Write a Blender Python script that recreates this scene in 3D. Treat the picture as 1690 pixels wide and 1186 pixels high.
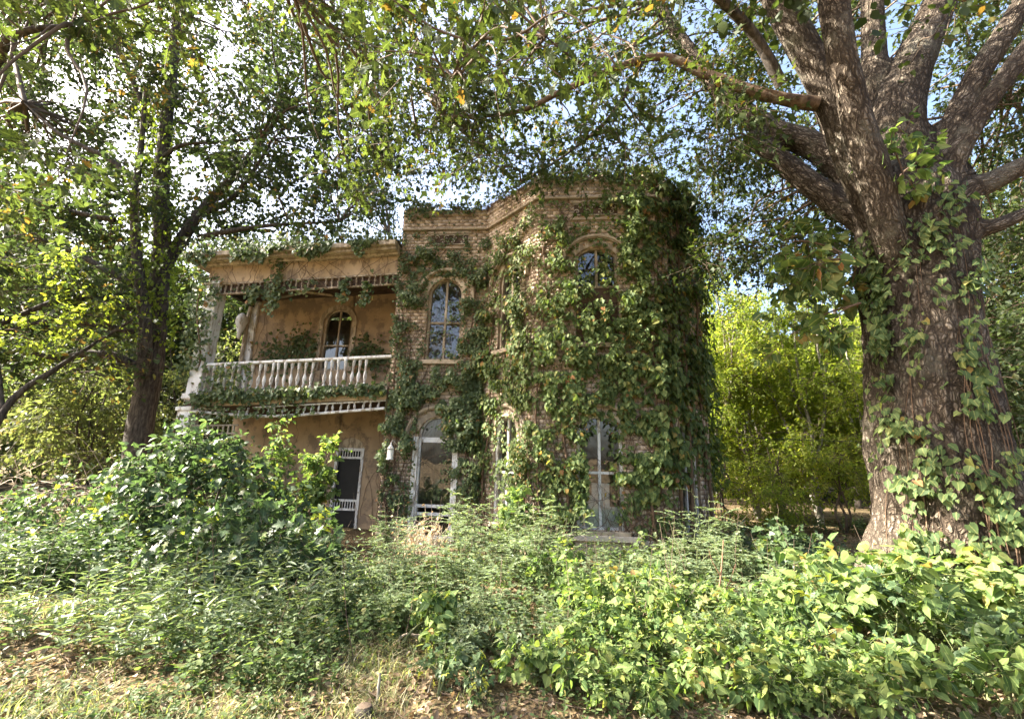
import bpy, math, random
import numpy as np
from mathutils import Matrix, Vector

for o in list(bpy.data.objects):
    bpy.data.objects.remove(o)
sc = bpy.context.scene
COL = sc.collection
rng = np.random.default_rng(11)
random.seed(5)
R = math.radians

# ------------------------------------------------------------------ camera, light, exposure
CAM = Vector((0.0, 0.0, 1.7))
cam_d = bpy.data.cameras.new("camera")
cam = bpy.data.objects.new("camera", cam_d)
COL.objects.link(cam)
cam_d.sensor_fit = 'HORIZONTAL'
cam_d.sensor_width = 36.0
cam_d.lens = 36.0 * 748.44 / 1690.0
cam_d.clip_start = 0.05
cam_d.clip_end = 600.0
cam.matrix_world = Matrix.Translation(CAM) @ Matrix.Rotation(R(90 + 13.478), 4, 'X') @ Matrix.Rotation(R(1.635), 4, 'Z')
sc.camera = cam

SUN_DIR = Vector((-0.80, 0.05, 0.60)).normalized()      # towards the sun
world = bpy.data.worlds.new("World")
sc.world = world
world.use_nodes = True
wn = world.node_tree.nodes
wl = world.node_tree.links
bg = wn["Background"]
sky = wn.new("ShaderNodeTexSky")
sky.sky_type = 'NISHITA'
sky.sun_disc = False
sky.sun_elevation = math.asin(SUN_DIR.z)
sky.sun_rotation = math.atan2(SUN_DIR.x, SUN_DIR.y)
sky.air_density = 1.0
sky.dust_density = 6.0
sky.ozone_density = 1.0
wl.new(sky.outputs[0], bg.inputs[0])
bg.inputs[1].default_value = 0.092

sun_d = bpy.data.lights.new("sun", 'SUN')
sun = bpy.data.objects.new("sun", sun_d)
COL.objects.link(sun)
sun_d.energy = 5.0
sun_d.angle = R(0.53)
sun_d.color = (1.0, 0.93, 0.80)
sun.rotation_euler = (-SUN_DIR).to_track_quat('-Z', 'Y').to_euler()
sun.location = SUN_DIR * 40

sc.view_settings.view_transform = 'Standard'
sc.view_settings.look = 'None'
sc.view_settings.gamma = 1.0
sc.view_settings.use_curve_mapping = False
sc.view_settings.exposure = 2.95
sc.render.engine = 'CYCLES'
sc.cycles.max_bounces = 8
sc.cycles.diffuse_bounces = 4
sc.cycles.glossy_bounces = 3
sc.cycles.transmission_bounces = 5
sc.cycles.transparent_max_bounces = 8
sc.cycles.caustics_reflective = False
sc.cycles.caustics_refractive = False
sc.cycles.sample_clamp_indirect = 6.0
sc.cycles.use_denoising = True

# ------------------------------------------------------------------ helpers: scene objects
def thing(name, label, cat, loc=(0, 0, 0), rz=0.0, group=None):
    o = bpy.data.objects.new(name, None)
    COL.objects.link(o)
    o.empty_display_size = 0.2
    o.location = loc
    o.rotation_euler = (0, 0, rz)
    tag(o, label, cat, group)
    return o

def tag(o, label=None, cat=None, group=None, kind=None):
    if label: o['label'] = label
    if cat: o['category'] = cat
    if group: o['group'] = group
    if kind: o['kind'] = kind
    return o

def link(name, me, mat=None, parent=None, kind=None, loc=None):
    o = bpy.data.objects.new(name, me)
    COL.objects.link(o)
    if mat is not None and len(me.materials) == 0:
        me.materials.append(mat)
    if parent is not None: o.parent = parent
    if kind: o['kind'] = kind
    if loc is not None: o.location = loc
    return o

def np_mesh(name, V, F, rnd=None, smooth=False, rib=None):
    V = np.ascontiguousarray(V, dtype=np.float32)
    F = np.ascontiguousarray(F, dtype=np.int32)
    me = bpy.data.meshes.new(name)
    me.vertices.add(len(V)); me.vertices.foreach_set('co', V.ravel())
    k = F.shape[1]
    me.loops.add(F.size); me.loops.foreach_set('vertex_index', F.ravel())
    me.polygons.add(len(F))
    me.polygons.foreach_set('loop_start', np.arange(0, F.size, k, dtype=np.int32))
    if smooth:
        me.polygons.foreach_set('use_smooth', np.ones(len(F), dtype=bool))
    me.update(calc_edges=True)
    if rnd is not None:
        a = me.attributes.new('rnd', 'FLOAT', 'POINT')
        a.data.foreach_set('value', np.ascontiguousarray(rnd, dtype=np.float32))
    if rib is not None:
        a = me.attributes.new('rib', 'FLOAT', 'POINT')
        a.data.foreach_set('value', np.ascontiguousarray(rib, dtype=np.float32))
    return me

class MB:
    """collects boxes, bars, polygons into one mesh"""
    def __init__(s): s.v = []; s.f = []
    def add(s, vs, fs):
        b = len(s.v); s.v += [tuple(v) for v in vs]; s.f += [tuple(i + b for i in f) for f in fs]
    def box(s, x0, x1, y0, y1, z0, z1):
        s.add([(x0,y0,z0),(x1,y0,z0),(x1,y1,z0),(x0,y1,z0),(x0,y0,z1),(x1,y0,z1),(x1,y1,z1),(x0,y1,z1)],
              [(0,3,2,1),(4,5,6,7),(0,1,5,4),(1,2,6,5),(2,3,7,6),(3,0,4,7)])
    def bar(s, a, b, w, h, up=(0,0,1)):
        a = Vector(a); b = Vector(b); d = (b - a).normalized(); u = Vector(up)
        x = d.cross(u)
        if x.length < 1e-4: x = d.cross(Vector((0,1,0)))
        x.normalize(); u = x.cross(d)
        vs = []
        for p in (a, b):
            for i, j in ((-1,-1),(1,-1),(1,1),(-1,1)):
                vs.append(p + x*(i*w/2) + u*(j*h/2))
        s.add(vs, [(0,1,2,3),(7,6,5,4),(0,4,5,1),(1,5,6,2),(2,6,7,3),(3,7,4,0)])
    def lathe(s, prof, c=(0,0,0), n=10):
        vs = []
        for r, z in prof:
            for i in range(n):
                a = 2*math.pi*i/n; vs.append((c[0]+r*math.cos(a), c[1]+r*math.sin(a), c[2]+z))
        fs = []
        for k in range(len(prof)-1):
            for i in range(n):
                j = (i+1) % n; fs.append((k*n+i, k*n+j, (k+1)*n+j, (k+1)*n+i))
        fs.append(tuple(range(n-1,-1,-1))); fs.append(tuple((len(prof)-1)*n+i for i in range(n)))
        s.add(vs, fs)
    def tube(s, pts, r, n=6):
        V, F = tube_np(np.array(pts, float), np.full(len(pts), r) if np.isscalar(r) else np.array(r, float), n)
        s.add(V.tolist(), F.tolist())
    def build(s, name, mat, parent=None, fn=None, smooth=False, kind=None, bevel=0.0):
        me = bpy.data.meshes.new(name)
        vs = [fn(v) for v in s.v] if fn else s.v
        me.from_pydata(vs, [], s.f); me.update()
        if smooth:
            me.polygons.foreach_set('use_smooth', np.ones(len(me.polygons), dtype=bool))
        o = link(name, me, mat, parent, kind)
        if bevel > 0:
            m = o.modifiers.new('bevel', 'BEVEL'); m.width = bevel; m.segments = 1; m.limit_method = 'ANGLE'
        return o

def nrm(a):
    return a / np.maximum(np.linalg.norm(a, axis=-1, keepdims=True), 1e-9)

def tube_np(P, r, n=6):
    P = np.asarray(P, float); N = len(P)
    T = np.gradient(P, axis=0); T = nrm(T)
    ref = np.array([0.13, 0.97, 0.2]) if abs(T[0][1]) < 0.8 else np.array([0.95, 0.1, 0.3])
    U = np.cross(T, ref); U = nrm(U); W = np.cross(T, U)
    a = np.linspace(0, 2*np.pi, n, endpoint=False)
    V = P[:,None,:] + r[:,None,None]*(np.cos(a)[None,:,None]*U[:,None,:] + np.sin(a)[None,:,None]*W[:,None,:])
    i = np.arange(N-1)[:,None]*n; j = np.arange(n)[None,:]; j2 = (j+1) % n
    F = np.stack([i+j, i+j2, i+n+j2, i+n+j], -1).reshape(-1,4)
    return V.reshape(-1,3), F

class TB:
    """collects tubes (quads) into one mesh"""
    def __init__(s): s.V=[]; s.F=[]; s.n=0; s.r=[]
    def tube(s, P, r, n=5):
        P = np.asarray(P, float)
        r = np.full(len(P), r, float) if np.isscalar(r) else np.asarray(r, float)
        V, F = tube_np(P, r, n); s.V.append(V); s.F.append(F+s.n); s.n += len(V); s.r.append(np.full(len(V), rng.random()))
    def raw(s, V, F):
        s.V.append(V); s.F.append(F+s.n); s.n += len(V); s.r.append(np.full(len(V), rng.random()))
    def build(s, name, mat, parent=None, kind=None):
        if not s.V: return None
        me = np_mesh(name, np.concatenate(s.V), np.concatenate(s.F), np.concatenate(s.r), True)
        return link(name, me, mat, parent, kind)

def vnoise(p, seed=0):
    p = np.asarray(p, float); i = np.floor(p).astype(np.int64); f = p - i; f = f*f*(3-2*f)
    def h(a, b, c):
        n = (a*374761393 + b*668265263 + c*2147483647*0 + c*1274126177 + seed*974634777) & 0xffffffff
        n = ((n ^ (n >> 13)) * 1103515245) & 0xffffffff
        n = ((n ^ (n >> 16)) * 668265263) & 0xffffffff
        return ((n ^ (n >> 15)) & 0xffff) / 65535.0
    x, y, z = i[...,0], i[...,1], i[...,2]; fx, fy, fz = f[...,0], f[...,1], f[...,2]
    r = 0
    for dx in (0,1):
        for dy in (0,1):
            for dz in (0,1):
                w = (fx if dx else 1-fx)*(fy if dy else 1-fy)*(fz if dz else 1-fz)
                r = r + w*h(x+dx, y+dy, z+dz)
    return r

def smooth_path(pts, n=24, jit=0.0):
    P = np.array(pts, float)
    if len(P) == 2: P = np.array([P[0], P[0]*.5+P[1]*.5, P[1]])
    Q = np.vstack([2*P[0]-P[1], P, 2*P[-1]-P[-2]])
    out = []
    segs = len(P)-1; per = max(2, n//segs)
    for k in range(segs):
        a,b,c,d = Q[k],Q[k+1],Q[k+2],Q[k+3]
        for t in np.linspace(0,1,per,endpoint=False):
            out.append(.5*((2*b)+(-a+c)*t+(2*a-5*b+4*c-d)*t*t+(-a+3*b-3*c+d)*t**3))
    out.append(P[-1]); out = np.array(out)
    if jit: out[1:-1] += rng.normal(0, jit, (len(out)-2,3))
    return out

# ------------------------------------------------------------------ materials
def new_mat(name):
    m = bpy.data.materials.new(name); m.use_nodes = True
    nt = m.node_tree; nt.nodes.clear()
    out = nt.nodes.new("ShaderNodeOutputMaterial")
    return m, nt, out

def ramp(nt, stops, interp='LINEAR'):
    n = nt.nodes.new("ShaderNodeValToRGB"); n.color_ramp.interpolation = interp
    el = n.color_ramp.elements
    while len(el) > 1: el.remove(el[-1])
    el[0].position = stops[0][0]; el[0].color = (*stops[0][1], 1)
    for p, c in stops[1:]:
        e = el.new(p); e.color = (*c, 1)
    return n

def leaf_mat(name, stops, tr=0.38, tint=(1.12, 1.2, 0.55), rough=0.55, spec=0.22, nscale=1.3, tm=1.6):
    m, nt, out = new_mat(name); L = nt.links.new
    at = nt.nodes.new("ShaderNodeAttribute"); at.attribute_name = 'rnd'
    tc = nt.nodes.new("ShaderNodeNewGeometry")
    no = nt.nodes.new("ShaderNodeTexNoise"); no.inputs['Scale'].default_value = nscale; no.inputs['Detail'].default_value = 2
    L(tc.outputs['Position'], no.inputs['Vector'])
    ma = nt.nodes.new("ShaderNodeMath"); ma.operation = 'MULTIPLY_ADD'; ma.inputs[1].default_value = 0.35; ma.inputs[2].default_value = -0.175
    L(no.outputs['Fac'], ma.inputs[0])
    ad = nt.nodes.new("ShaderNodeMath"); ad.operation = 'ADD'; ad.use_clamp = True
    L(at.outputs['Fac'], ad.inputs[0]); L(ma.outputs[0], ad.inputs[1])
    rp0 = ramp(nt, stops); L(ad.outputs[0], rp0.inputs[0])
    # pale midrib, and small brown blemishes
    rb_ = nt.nodes.new("ShaderNodeAttribute"); rb_.attribute_name = 'rib'
    rr = ramp(nt, [(.80,(0,0,0)),(.96,(.5,.5,.5))]); L(rb_.outputs['Fac'], rr.inputs[0])
    mr_ = nt.nodes.new("ShaderNodeMix"); mr_.data_type = 'RGBA'; L(rr.outputs[0], mr_.inputs[0]); L(rp0.outputs[0], mr_.inputs[6]); mr_.inputs[7].default_value = tuple(min(1, c*1.7+.02) for c in stops[len(stops)//2][1])+(1,)
    nb = nt.nodes.new("ShaderNodeTexNoise"); nb.inputs['Scale'].default_value = 26; nb.inputs['Detail'].default_value = 3; L(tc.outputs['Position'], nb.inputs['Vector'])
    rn_ = ramp(nt, [(.66,(0,0,0)),(.74,(.65,.65,.65))]); L(nb.outputs['Fac'], rn_.inputs[0])
    rp = nt.nodes.new("ShaderNodeMix"); rp.data_type = 'RGBA'; L(rn_.outputs[0], rp.inputs[0]); L(mr_.outputs[2], rp.inputs[6]); rp.inputs[7].default_value = (.13,.085,.035,1)
    pr = nt.nodes.new("ShaderNodeBsdfPrincipled")
    pr.inputs['Roughness'].default_value = rough; pr.inputs['Specular IOR Level'].default_value = spec
    L(rp.outputs[2], pr.inputs['Base Color'])
    mul = nt.nodes.new("ShaderNodeMix"); mul.data_type = 'RGBA'; mul.blend_type = 'MULTIPLY'; mul.inputs[0].default_value = 1
    L(rp.outputs[2], mul.inputs[6]); mul.inputs[7].default_value = (tint[0]*tm, tint[1]*tm, tint[2]*tm, 1)
    tl = nt.nodes.new("ShaderNodeBsdfTranslucent"); L(mul.outputs[2], tl.inputs['Color'])
    mx = nt.nodes.new("ShaderNodeMixShader"); mx.inputs[0].default_value = tr
    L(pr.outputs[0], mx.inputs[1]); L(tl.outputs[0], mx.inputs[2]); L(mx.outputs[0], out.inputs[0])
    return m

def solid(name, base, rough=0.7, var=0.3, scale=6.0, bump=0.3, bscale=30.0, stretch=(1,1,1), dark=None, spec=0.3, use_rnd=False, obj_rnd=False):
    """noise-varied painted / natural surface"""
    m, nt, out = new_mat(name); L = nt.links.new
    tc = nt.nodes.new("ShaderNodeTexCoord"); mp = nt.nodes.new("ShaderNodeMapping")
    mp.inputs['Scale'].default_value = stretch; L(tc.outputs['Object'], mp.inputs['Vector'])
    n1 = nt.nodes.new("ShaderNodeTexNoise"); n1.inputs['Scale'].default_value = scale; n1.inputs['Detail'].default_value = 6; n1.inputs['Roughness'].default_value = .65
    L(mp.outputs[0], n1.inputs['Vector'])
    d = dark if dark else tuple(c*(1-var) for c in base)
    rp = ramp(nt, [(0.33, d), (0.5, tuple((a*.6+b*.4) for a, b in zip(base, d))), (0.66, base)])
    fac = n1.outputs['Fac']
    if use_rnd or obj_rnd:
        if use_rnd:
            at = nt.nodes.new("ShaderNodeAttribute"); at.attribute_name = 'rnd'; src = at.outputs['Fac']
        else:
            oi = nt.nodes.new("ShaderNodeObjectInfo"); src = oi.outputs['Random']
        q = nt.nodes.new("ShaderNodeMath"); q.operation = 'MULTIPLY_ADD'; q.inputs[1].default_value = 0.3; q.inputs[2].default_value = -0.15
        L(src, q.inputs[0]); a2 = nt.nodes.new("ShaderNodeMath"); a2.operation = 'ADD'
        L(fac, a2.inputs[0]); L(q.outputs[0], a2.inputs[1]); fac = a2.outputs[0]
    L(fac, rp.inputs[0])
    pr = nt.nodes.new("ShaderNodeBsdfPrincipled"); pr.inputs['Roughness'].default_value = rough; pr.inputs['Specular IOR Level'].default_value = spec
    L(rp.outputs[0], pr.inputs['Base Color'])
    n2 = nt.nodes.new("ShaderNodeTexNoise"); n2.inputs['Scale'].default_value = bscale; n2.inputs['Detail'].default_value = 4
    L(mp.outputs[0], n2.inputs['Vector'])
    bp = nt.nodes.new("ShaderNodeBump"); bp.inputs['Strength'].default_value = bump; bp.inputs['Distance'].default_value = 0.02
    L(n2.outputs['Fac'], bp.inputs['Height']); L(bp.outputs[0], pr.inputs['Normal'])
    L(pr.outputs[0], out.inputs[0])
    return m

def paint(name, base, under, amount=0.45, rough=0.6, scale=9.0, stretch=(1,1,0.35)):
    """old paint flaking off what is below"""
    m, nt, out = new_mat(name); L = nt.links.new
    tc = nt.nodes.new("ShaderNodeTexCoord"); mp = nt.nodes.new("ShaderNodeMapping"); mp.inputs['Scale'].default_value = stretch
    L(tc.outputs['Object'], mp.inputs['Vector'])
    n1 = nt.nodes.new("ShaderNodeTexNoise"); n1.inputs['Scale'].default_value = scale; n1.inputs['Detail'].default_value = 8; n1.inputs['Roughness'].default_value = .7
    L(mp.outputs[0], n1.inputs['Vector'])
    rp = ramp(nt, [(amount-.03, (0,0,0)), (amount+.04, (1,1,1))]); L(n1.outputs['Fac'], rp.inputs[0])
    n2 = nt.nodes.new("ShaderNodeTexNoise"); n2.inputs['Scale'].default_value = 2.2; n2.inputs['Detail'].default_value = 5
    L(tc.outputs['Object'], n2.inputs['Vector'])
    rb = ramp(nt, [(0.3, tuple(c*.72 for c in base)), (0.65, base)]); L(n2.outputs['Fac'], rb.inputs[0])
    mx = nt.nodes.new("ShaderNodeMix"); mx.data_type = 'RGBA'; mx.inputs[6].default_value = (*under, 1)
    L(rp.outputs[0], mx.inputs[0]); L(rb.outputs[0], mx.inputs[7])
    pr = nt.nodes.new("ShaderNodeBsdfPrincipled"); pr.inputs['Roughness'].default_value = rough; pr.inputs['Specular IOR Level'].default_value = .3
    L(mx.outputs[2], pr.inputs['Base Color'])
    bp = nt.nodes.new("ShaderNodeBump"); bp.inputs['Strength'].default_value = .35; bp.inputs['Distance'].default_value = .01
    L(rp.outputs[0], bp.inputs['Height']); L(bp.outputs[0], pr.inputs['Normal']); L(pr.outputs[0], out.inputs[0])
    return m

def brick_mat(name):
    m, nt, out = new_mat(name); L = nt.links.new
    geo = nt.nodes.new("ShaderNodeNewGeometry")
    at = nt.nodes.new("ShaderNodeAttribute"); at.attribute_name = 'rnd'
    n1 = nt.nodes.new("ShaderNodeTexNoise"); n1.inputs['Scale'].default_value = .9; n1.inputs['Detail'].default_value = 4; n1.inputs['Roughness'].default_value = .6
    L(geo.outputs['Position'], n1.inputs['Vector'])
    q = nt.nodes.new("ShaderNodeMath"); q.operation = 'MULTIPLY_ADD'; q.inputs[1].default_value = .12; q.inputs[2].default_value = -.06
    L(at.outputs['Fac'], q.inputs[0]); a = nt.nodes.new("ShaderNodeMath"); a.operation = 'ADD'; L(n1.outputs['Fac'], a.inputs[0]); L(q.outputs[0], a.inputs[1])
    rp = ramp(nt, [(0.20, (.37,.28,.205)), (0.36, (.47,.365,.27)), (0.52, (.53,.42,.32)), (0.76, (.59,.485,.385))]); L(a.outputs[0], rp.inputs[0])
    # grey lichen and soot high on the parapet
    sp = nt.nodes.new("ShaderNodeSeparateXYZ"); L(geo.outputs['Position'], sp.inputs[0])
    mr = nt.nodes.new("ShaderNodeMapRange"); mr.inputs[1].default_value = 7.3; mr.inputs[2].default_value = 8.5; mr.inputs[3].default_value = 0.0; mr.inputs[4].default_value = .62
    L(sp.outputs['Z'], mr.inputs[0])
    n3 = nt.nodes.new("ShaderNodeTexNoise"); n3.inputs['Scale'].default_value = 3.5; n3.inputs['Detail'].default_value = 6; L(geo.outputs['Position'], n3.inputs['Vector'])
    r3 = ramp(nt, [(0.42, (0,0,0)), (0.62, (1,1,1))]); L(n3.outputs['Fac'], r3.inputs[0])
    mm = nt.nodes.new("ShaderNodeMath"); mm.operation = 'MULTIPLY'; L(mr.outputs[0], mm.inputs[0]); L(r3.outputs[0], mm.inputs[1])
    mx = nt.nodes.new("ShaderNodeMix"); mx.data_type = 'RGBA'; mx.inputs[7].default_value = (.13,.10,.075,1)
    L(mm.outputs[0], mx.inputs[0]); L(rp.outputs[0], mx.inputs[6])
    pr = nt.nodes.new("ShaderNodeBsdfPrincipled"); pr.inputs['Roughness'].default_value = .85; pr.inputs['Specular IOR Level'].default_value = .2
    L(mx.outputs[2], pr.inputs['Base Color'])
    n2 = nt.nodes.new("ShaderNodeTexNoise"); n2.inputs['Scale'].default_value = 40; n2.inputs['Detail'].default_value = 4; L(geo.outputs['Position'], n2.inputs['Vector'])
    bp = nt.nodes.new("ShaderNodeBump"); bp.inputs['Strength'].default_value = .12; bp.inputs['Distance'].default_value = .008
    L(n2.outputs['Fac'], bp.inputs['Height']); L(bp.outputs[0], pr.inputs['Normal']); L(pr.outputs[0], out.inputs[0])
    return m

def bark_mat(name, dark, mid, light, sx=9.0, sz=1.6, lichen=(.30,.32,.24), lic=.64, bump=.7):
    m, nt, out = new_mat(name); L = nt.links.new
    geo = nt.nodes.new("ShaderNodeNewGeometry"); mp = nt.nodes.new("ShaderNodeMapping"); mp.inputs['Scale'].default_value = (sx, sx, sz)
    L(geo.outputs['Position'], mp.inputs['Vector'])
    n1 = nt.nodes.new("ShaderNodeTexNoise"); n1.inputs['Scale'].default_value = 1.6; n1.inputs['Detail'].default_value = 7; n1.inputs['Roughness'].default_value = .65; n1.inputs['Distortion'].default_value = .4
    L(mp.outputs[0], n1.inputs['Vector'])
    rp = ramp(nt, [(0.34, dark), (0.5, mid), (0.68, light)]); L(n1.outputs['Fac'], rp.inputs[0])
    n2 = nt.nodes.new("ShaderNodeTexNoise"); n2.inputs['Scale'].default_value = 2.3; n2.inputs['Detail'].default_value = 8; n2.inputs['Roughness'].default_value = .7
    L(geo.outputs['Position'], n2.inputs['Vector'])
    r2 = ramp(nt, [(lic-.06, (0,0,0)), (lic+.05, (1,1,1))]); L(n2.outputs['Fac'], r2.inputs[0])
    mx = nt.nodes.new("ShaderNodeMix"); mx.data_type = 'RGBA'; mx.inputs[7].default_value = (*lichen, 1)
    L(r2.outputs[0], mx.inputs[0]); L(rp.outputs[0], mx.inputs[6])
    pr = nt.nodes.new("ShaderNodeBsdfPrincipled"); pr.inputs['Roughness'].default_value = .9; pr.inputs['Specular IOR Level'].default_value = .15
    L(mx.outputs[2], pr.inputs['Base Color'])
    bp = nt.nodes.new("ShaderNodeBump"); bp.inputs['Strength'].default_value = bump; bp.inputs['Distance'].default_value = .035
    L(n1.outputs['Fac'], bp.inputs['Height']); L(bp.outputs[0], pr.inputs['Normal']); L(pr.outputs[0], out.inputs[0])
    return m

def old_bark(name):
    """plated, furrowed bark that follows each limb (bark coordinates stored on the mesh)"""
    m, nt, out = new_mat(name); L = nt.links.new
    at = nt.nodes.new("ShaderNodeAttribute"); at.attribute_name = 'bk'
    nz = nt.nodes.new("ShaderNodeTexNoise"); nz.inputs['Scale'].default_value = 5; nz.inputs['Detail'].default_value = 4; L(at.outputs['Vector'], nz.inputs['Vector'])
    vm = nt.nodes.new("ShaderNodeVectorMath"); vm.operation = 'MULTIPLY_ADD'; vm.inputs[1].default_value = (.14,.14,.20)
    L(nz.outputs['Color'], vm.inputs[0]); L(at.outputs['Vector'], vm.inputs[2])
    def vor(scale, st):
        mp = nt.nodes.new("ShaderNodeMapping"); mp.inputs['Scale'].default_value = st; L(vm.outputs[0], mp.inputs['Vector'])
        v = nt.nodes.new("ShaderNodeTexVoronoi"); v.feature = 'DISTANCE_TO_EDGE'; v.inputs['Scale'].default_value = scale; L(mp.outputs[0], v.inputs['Vector']); return v
    v1 = vor(13, (1,1,.24)); v2 = vor(27, (1,1,.34))
    n2 = nt.nodes.new("ShaderNodeTexNoise"); n2.inputs['Scale'].default_value = 34; n2.inputs['Detail'].default_value = 7; n2.inputs['Roughness'].default_value = .7; L(vm.outputs[0], n2.inputs['Vector'])
    r1 = ramp(nt, [(0,(0,0,0)),(.22,(1,1,1))]); L(v1.outputs['Distance'], r1.inputs[0])
    r2 = ramp(nt, [(0,(.25,.25,.25)),(.25,(1,1,1))]); L(v2.outputs['Distance'], r2.inputs[0])
    h = nt.nodes.new("ShaderNodeMath"); h.operation = 'MULTIPLY'; L(r1.outputs[0], h.inputs[0]); L(r2.outputs[0], h.inputs[1])
    h2 = nt.nodes.new("ShaderNodeMath"); h2.operation = 'MULTIPLY_ADD'; h2.inputs[1].default_value = .7; L(n2.outputs['Fac'], h2.inputs[0]); L(h.outputs[0], h2.inputs[2])
    rc = ramp(nt, [(.25,(.026,.021,.017)),(.65,(.076,.061,.048)),(1.0,(.138,.114,.090)),(1.35,(.205,.176,.145))])
    mr = nt.nodes.new("ShaderNodeMapRange"); mr.inputs[1].default_value = 0; mr.inputs[2].default_value = 1.5; L(h2.outputs[0], mr.inputs[0])
    for e in rc.color_ramp.elements: e.position = e.position/1.5
    L(mr.outputs[0], rc.inputs[0])
    # lichen and paler weathered patches
    n3 = nt.nodes.new("ShaderNodeTexNoise"); n3.inputs['Scale'].default_value = 2.2; n3.inputs['Detail'].default_value = 8; n3.inputs['Roughness'].default_value = .75; L(at.outputs['Vector'], n3.inputs['Vector'])
    r3 = ramp(nt, [(.52,(0,0,0)),(.70,(.75,.75,.75))]); L(n3.outputs['Fac'], r3.inputs[0])
    mx = nt.nodes.new("ShaderNodeMix"); mx.data_type = 'RGBA'; mx.inputs[7].default_value = (.17,.165,.13,1); L(r3.outputs[0], mx.inputs[0]); L(rc.outputs[0], mx.inputs[6])
    n5 = nt.nodes.new("ShaderNodeTexNoise"); n5.inputs['Scale'].default_value = .9; n5.inputs['Detail'].default_value = 5; L(at.outputs['Vector'], n5.inputs['Vector'])
    r5 = ramp(nt, [(.35,(.62,.56,.50)),(.62,(1.1,1.08,1.05))]); L(n5.outputs['Fac'], r5.inputs[0])
    m5 = nt.nodes.new("ShaderNodeMix"); m5.data_type = 'RGBA'; m5.blend_type = 'MULTIPLY'; m5.inputs[0].default_value = 1; L(mx.outputs[2], m5.inputs[6]); L(r5.outputs[0], m5.inputs[7])
    pr = nt.nodes.new("ShaderNodeBsdfPrincipled"); pr.inputs['Roughness'].default_value = .92; pr.inputs['Specular IOR Level'].default_value = .12
    L(m5.outputs[2], pr.inputs['Base Color'])
    bp = nt.nodes.new("ShaderNodeBump"); bp.inputs['Strength'].default_value = .9; bp.inputs['Distance'].default_value = .035; L(h2.outputs[0], bp.inputs['Height'])
    L(bp.outputs[0], pr.inputs['Normal']); L(pr.outputs[0], out.inputs[0])
    return m

def glass_mat(name):
    m, nt, out = new_mat(name); L = nt.links.new
    t = nt.nodes.new("ShaderNodeBsdfTransparent"); t.inputs[0].default_value = (.92,.94,.93,1)
    g = nt.nodes.new("ShaderNodeBsdfGlossy"); g.inputs['Roughness'].default_value = .03; g.inputs['Color'].default_value = (.8,.82,.85,1)
    geo = nt.nodes.new("ShaderNodeNewGeometry")
    n = nt.nodes.new("ShaderNodeTexNoise"); n.inputs['Scale'].default_value = 2.5; n.inputs['Detail'].default_value = 1; L(geo.outputs['Position'], n.inputs['Vector'])
    bp = nt.nodes.new("ShaderNodeBump"); bp.inputs['Strength'].default_value = .12; bp.inputs['Distance'].default_value = .05; L(n.outputs['Fac'], bp.inputs['Height'])
    L(bp.outputs[0], g.inputs['Normal'])
    f = nt.nodes.new("ShaderNodeFresnel"); f.inputs[0].default_value = 1.5
    ad = nt.nodes.new("ShaderNodeMath"); ad.operation = 'ADD'; ad.inputs[1].default_value = .10; L(f.outputs[0], ad.inputs[0])
    mx = nt.nodes.new("ShaderNodeMixShader"); L(ad.outputs[0], mx.inputs[0]); L(t.outputs[0], mx.inputs[1]); L(g.outputs[0], mx.inputs[2])
    d = nt.nodes.new("ShaderNodeBsdfDiffuse"); d.inputs[0].default_value = (.25,.24,.2,1)
    n4 = nt.nodes.new("ShaderNodeTexNoise"); n4.inputs['Scale'].default_value = 3; n4.inputs['Detail'].default_value = 6; L(geo.outputs['Position'], n4.inputs['Vector'])
    r4 = ramp(nt, [(.4,(.02,.02,.02)),(.75,(.09,.09,.09))]); L(n4.outputs['Fac'], r4.inputs[0])
    m2 = nt.nodes.new("ShaderNodeMixShader"); L(r4.outputs[0], m2.inputs[0]); L(mx.outputs[0], m2.inputs[1]); L(d.outputs[0], m2.inputs[2])
    L(m2.outputs[0], out.inputs[0])
    return m

def ground_mat():
    m, nt, out = new_mat("ground_soil"); L = nt.links.new
    geo = nt.nodes.new("ShaderNodeNewGeometry")
    n1 = nt.nodes.new("ShaderNodeTexNoise"); n1.inputs['Scale'].default_value = .55; n1.inputs['Detail'].default_value = 8; n1.inputs['Roughness'].default_value = .7
    L(geo.outputs['Position'], n1.inputs['Vector'])
    r1 = ramp(nt, [(.35,(.055,.05,.025)),(.48,(.13,.095,.055)),(.6,(.21,.16,.095)),(.72,(.10,.11,.04))]); L(n1.outputs['Fac'], r1.inputs[0])
    n2 = nt.nodes.new("ShaderNodeTexVoronoi"); n2.inputs['Scale'].default_value = 28; L(geo.outputs['Position'], n2.inputs['Vector'])
    mx = nt.nodes.new("ShaderNodeMix"); mx.data_type = 'RGBA'; mx.blend_type = 'MULTIPLY'; mx.inputs[0].default_value = .6
    r2 = ramp(nt, [(0,(.45,.42,.4)),(1,(1.3,1.25,1.15))]); L(n2.outputs['Color'], r2.inputs[0])
    L(r1.outputs[0], mx.inputs[6]); L(r2.outputs[0], mx.inputs[7])
    pr = nt.nodes.new("ShaderNodeBsdfPrincipled"); pr.inputs['Roughness'].default_value = .95; pr.inputs['Specular IOR Level'].default_value = .1
    L(mx.outputs[2], pr.inputs['Base Color'])
    bp = nt.nodes.new("ShaderNodeBump"); bp.inputs['Strength'].default_value = .8; bp.inputs['Distance'].default_value = .03
    L(n2.outputs['Distance'], bp.inputs['Height']); L(bp.outputs[0], pr.inputs['Normal']); L(pr.outputs[0], out.inputs[0])
    return m

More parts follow.
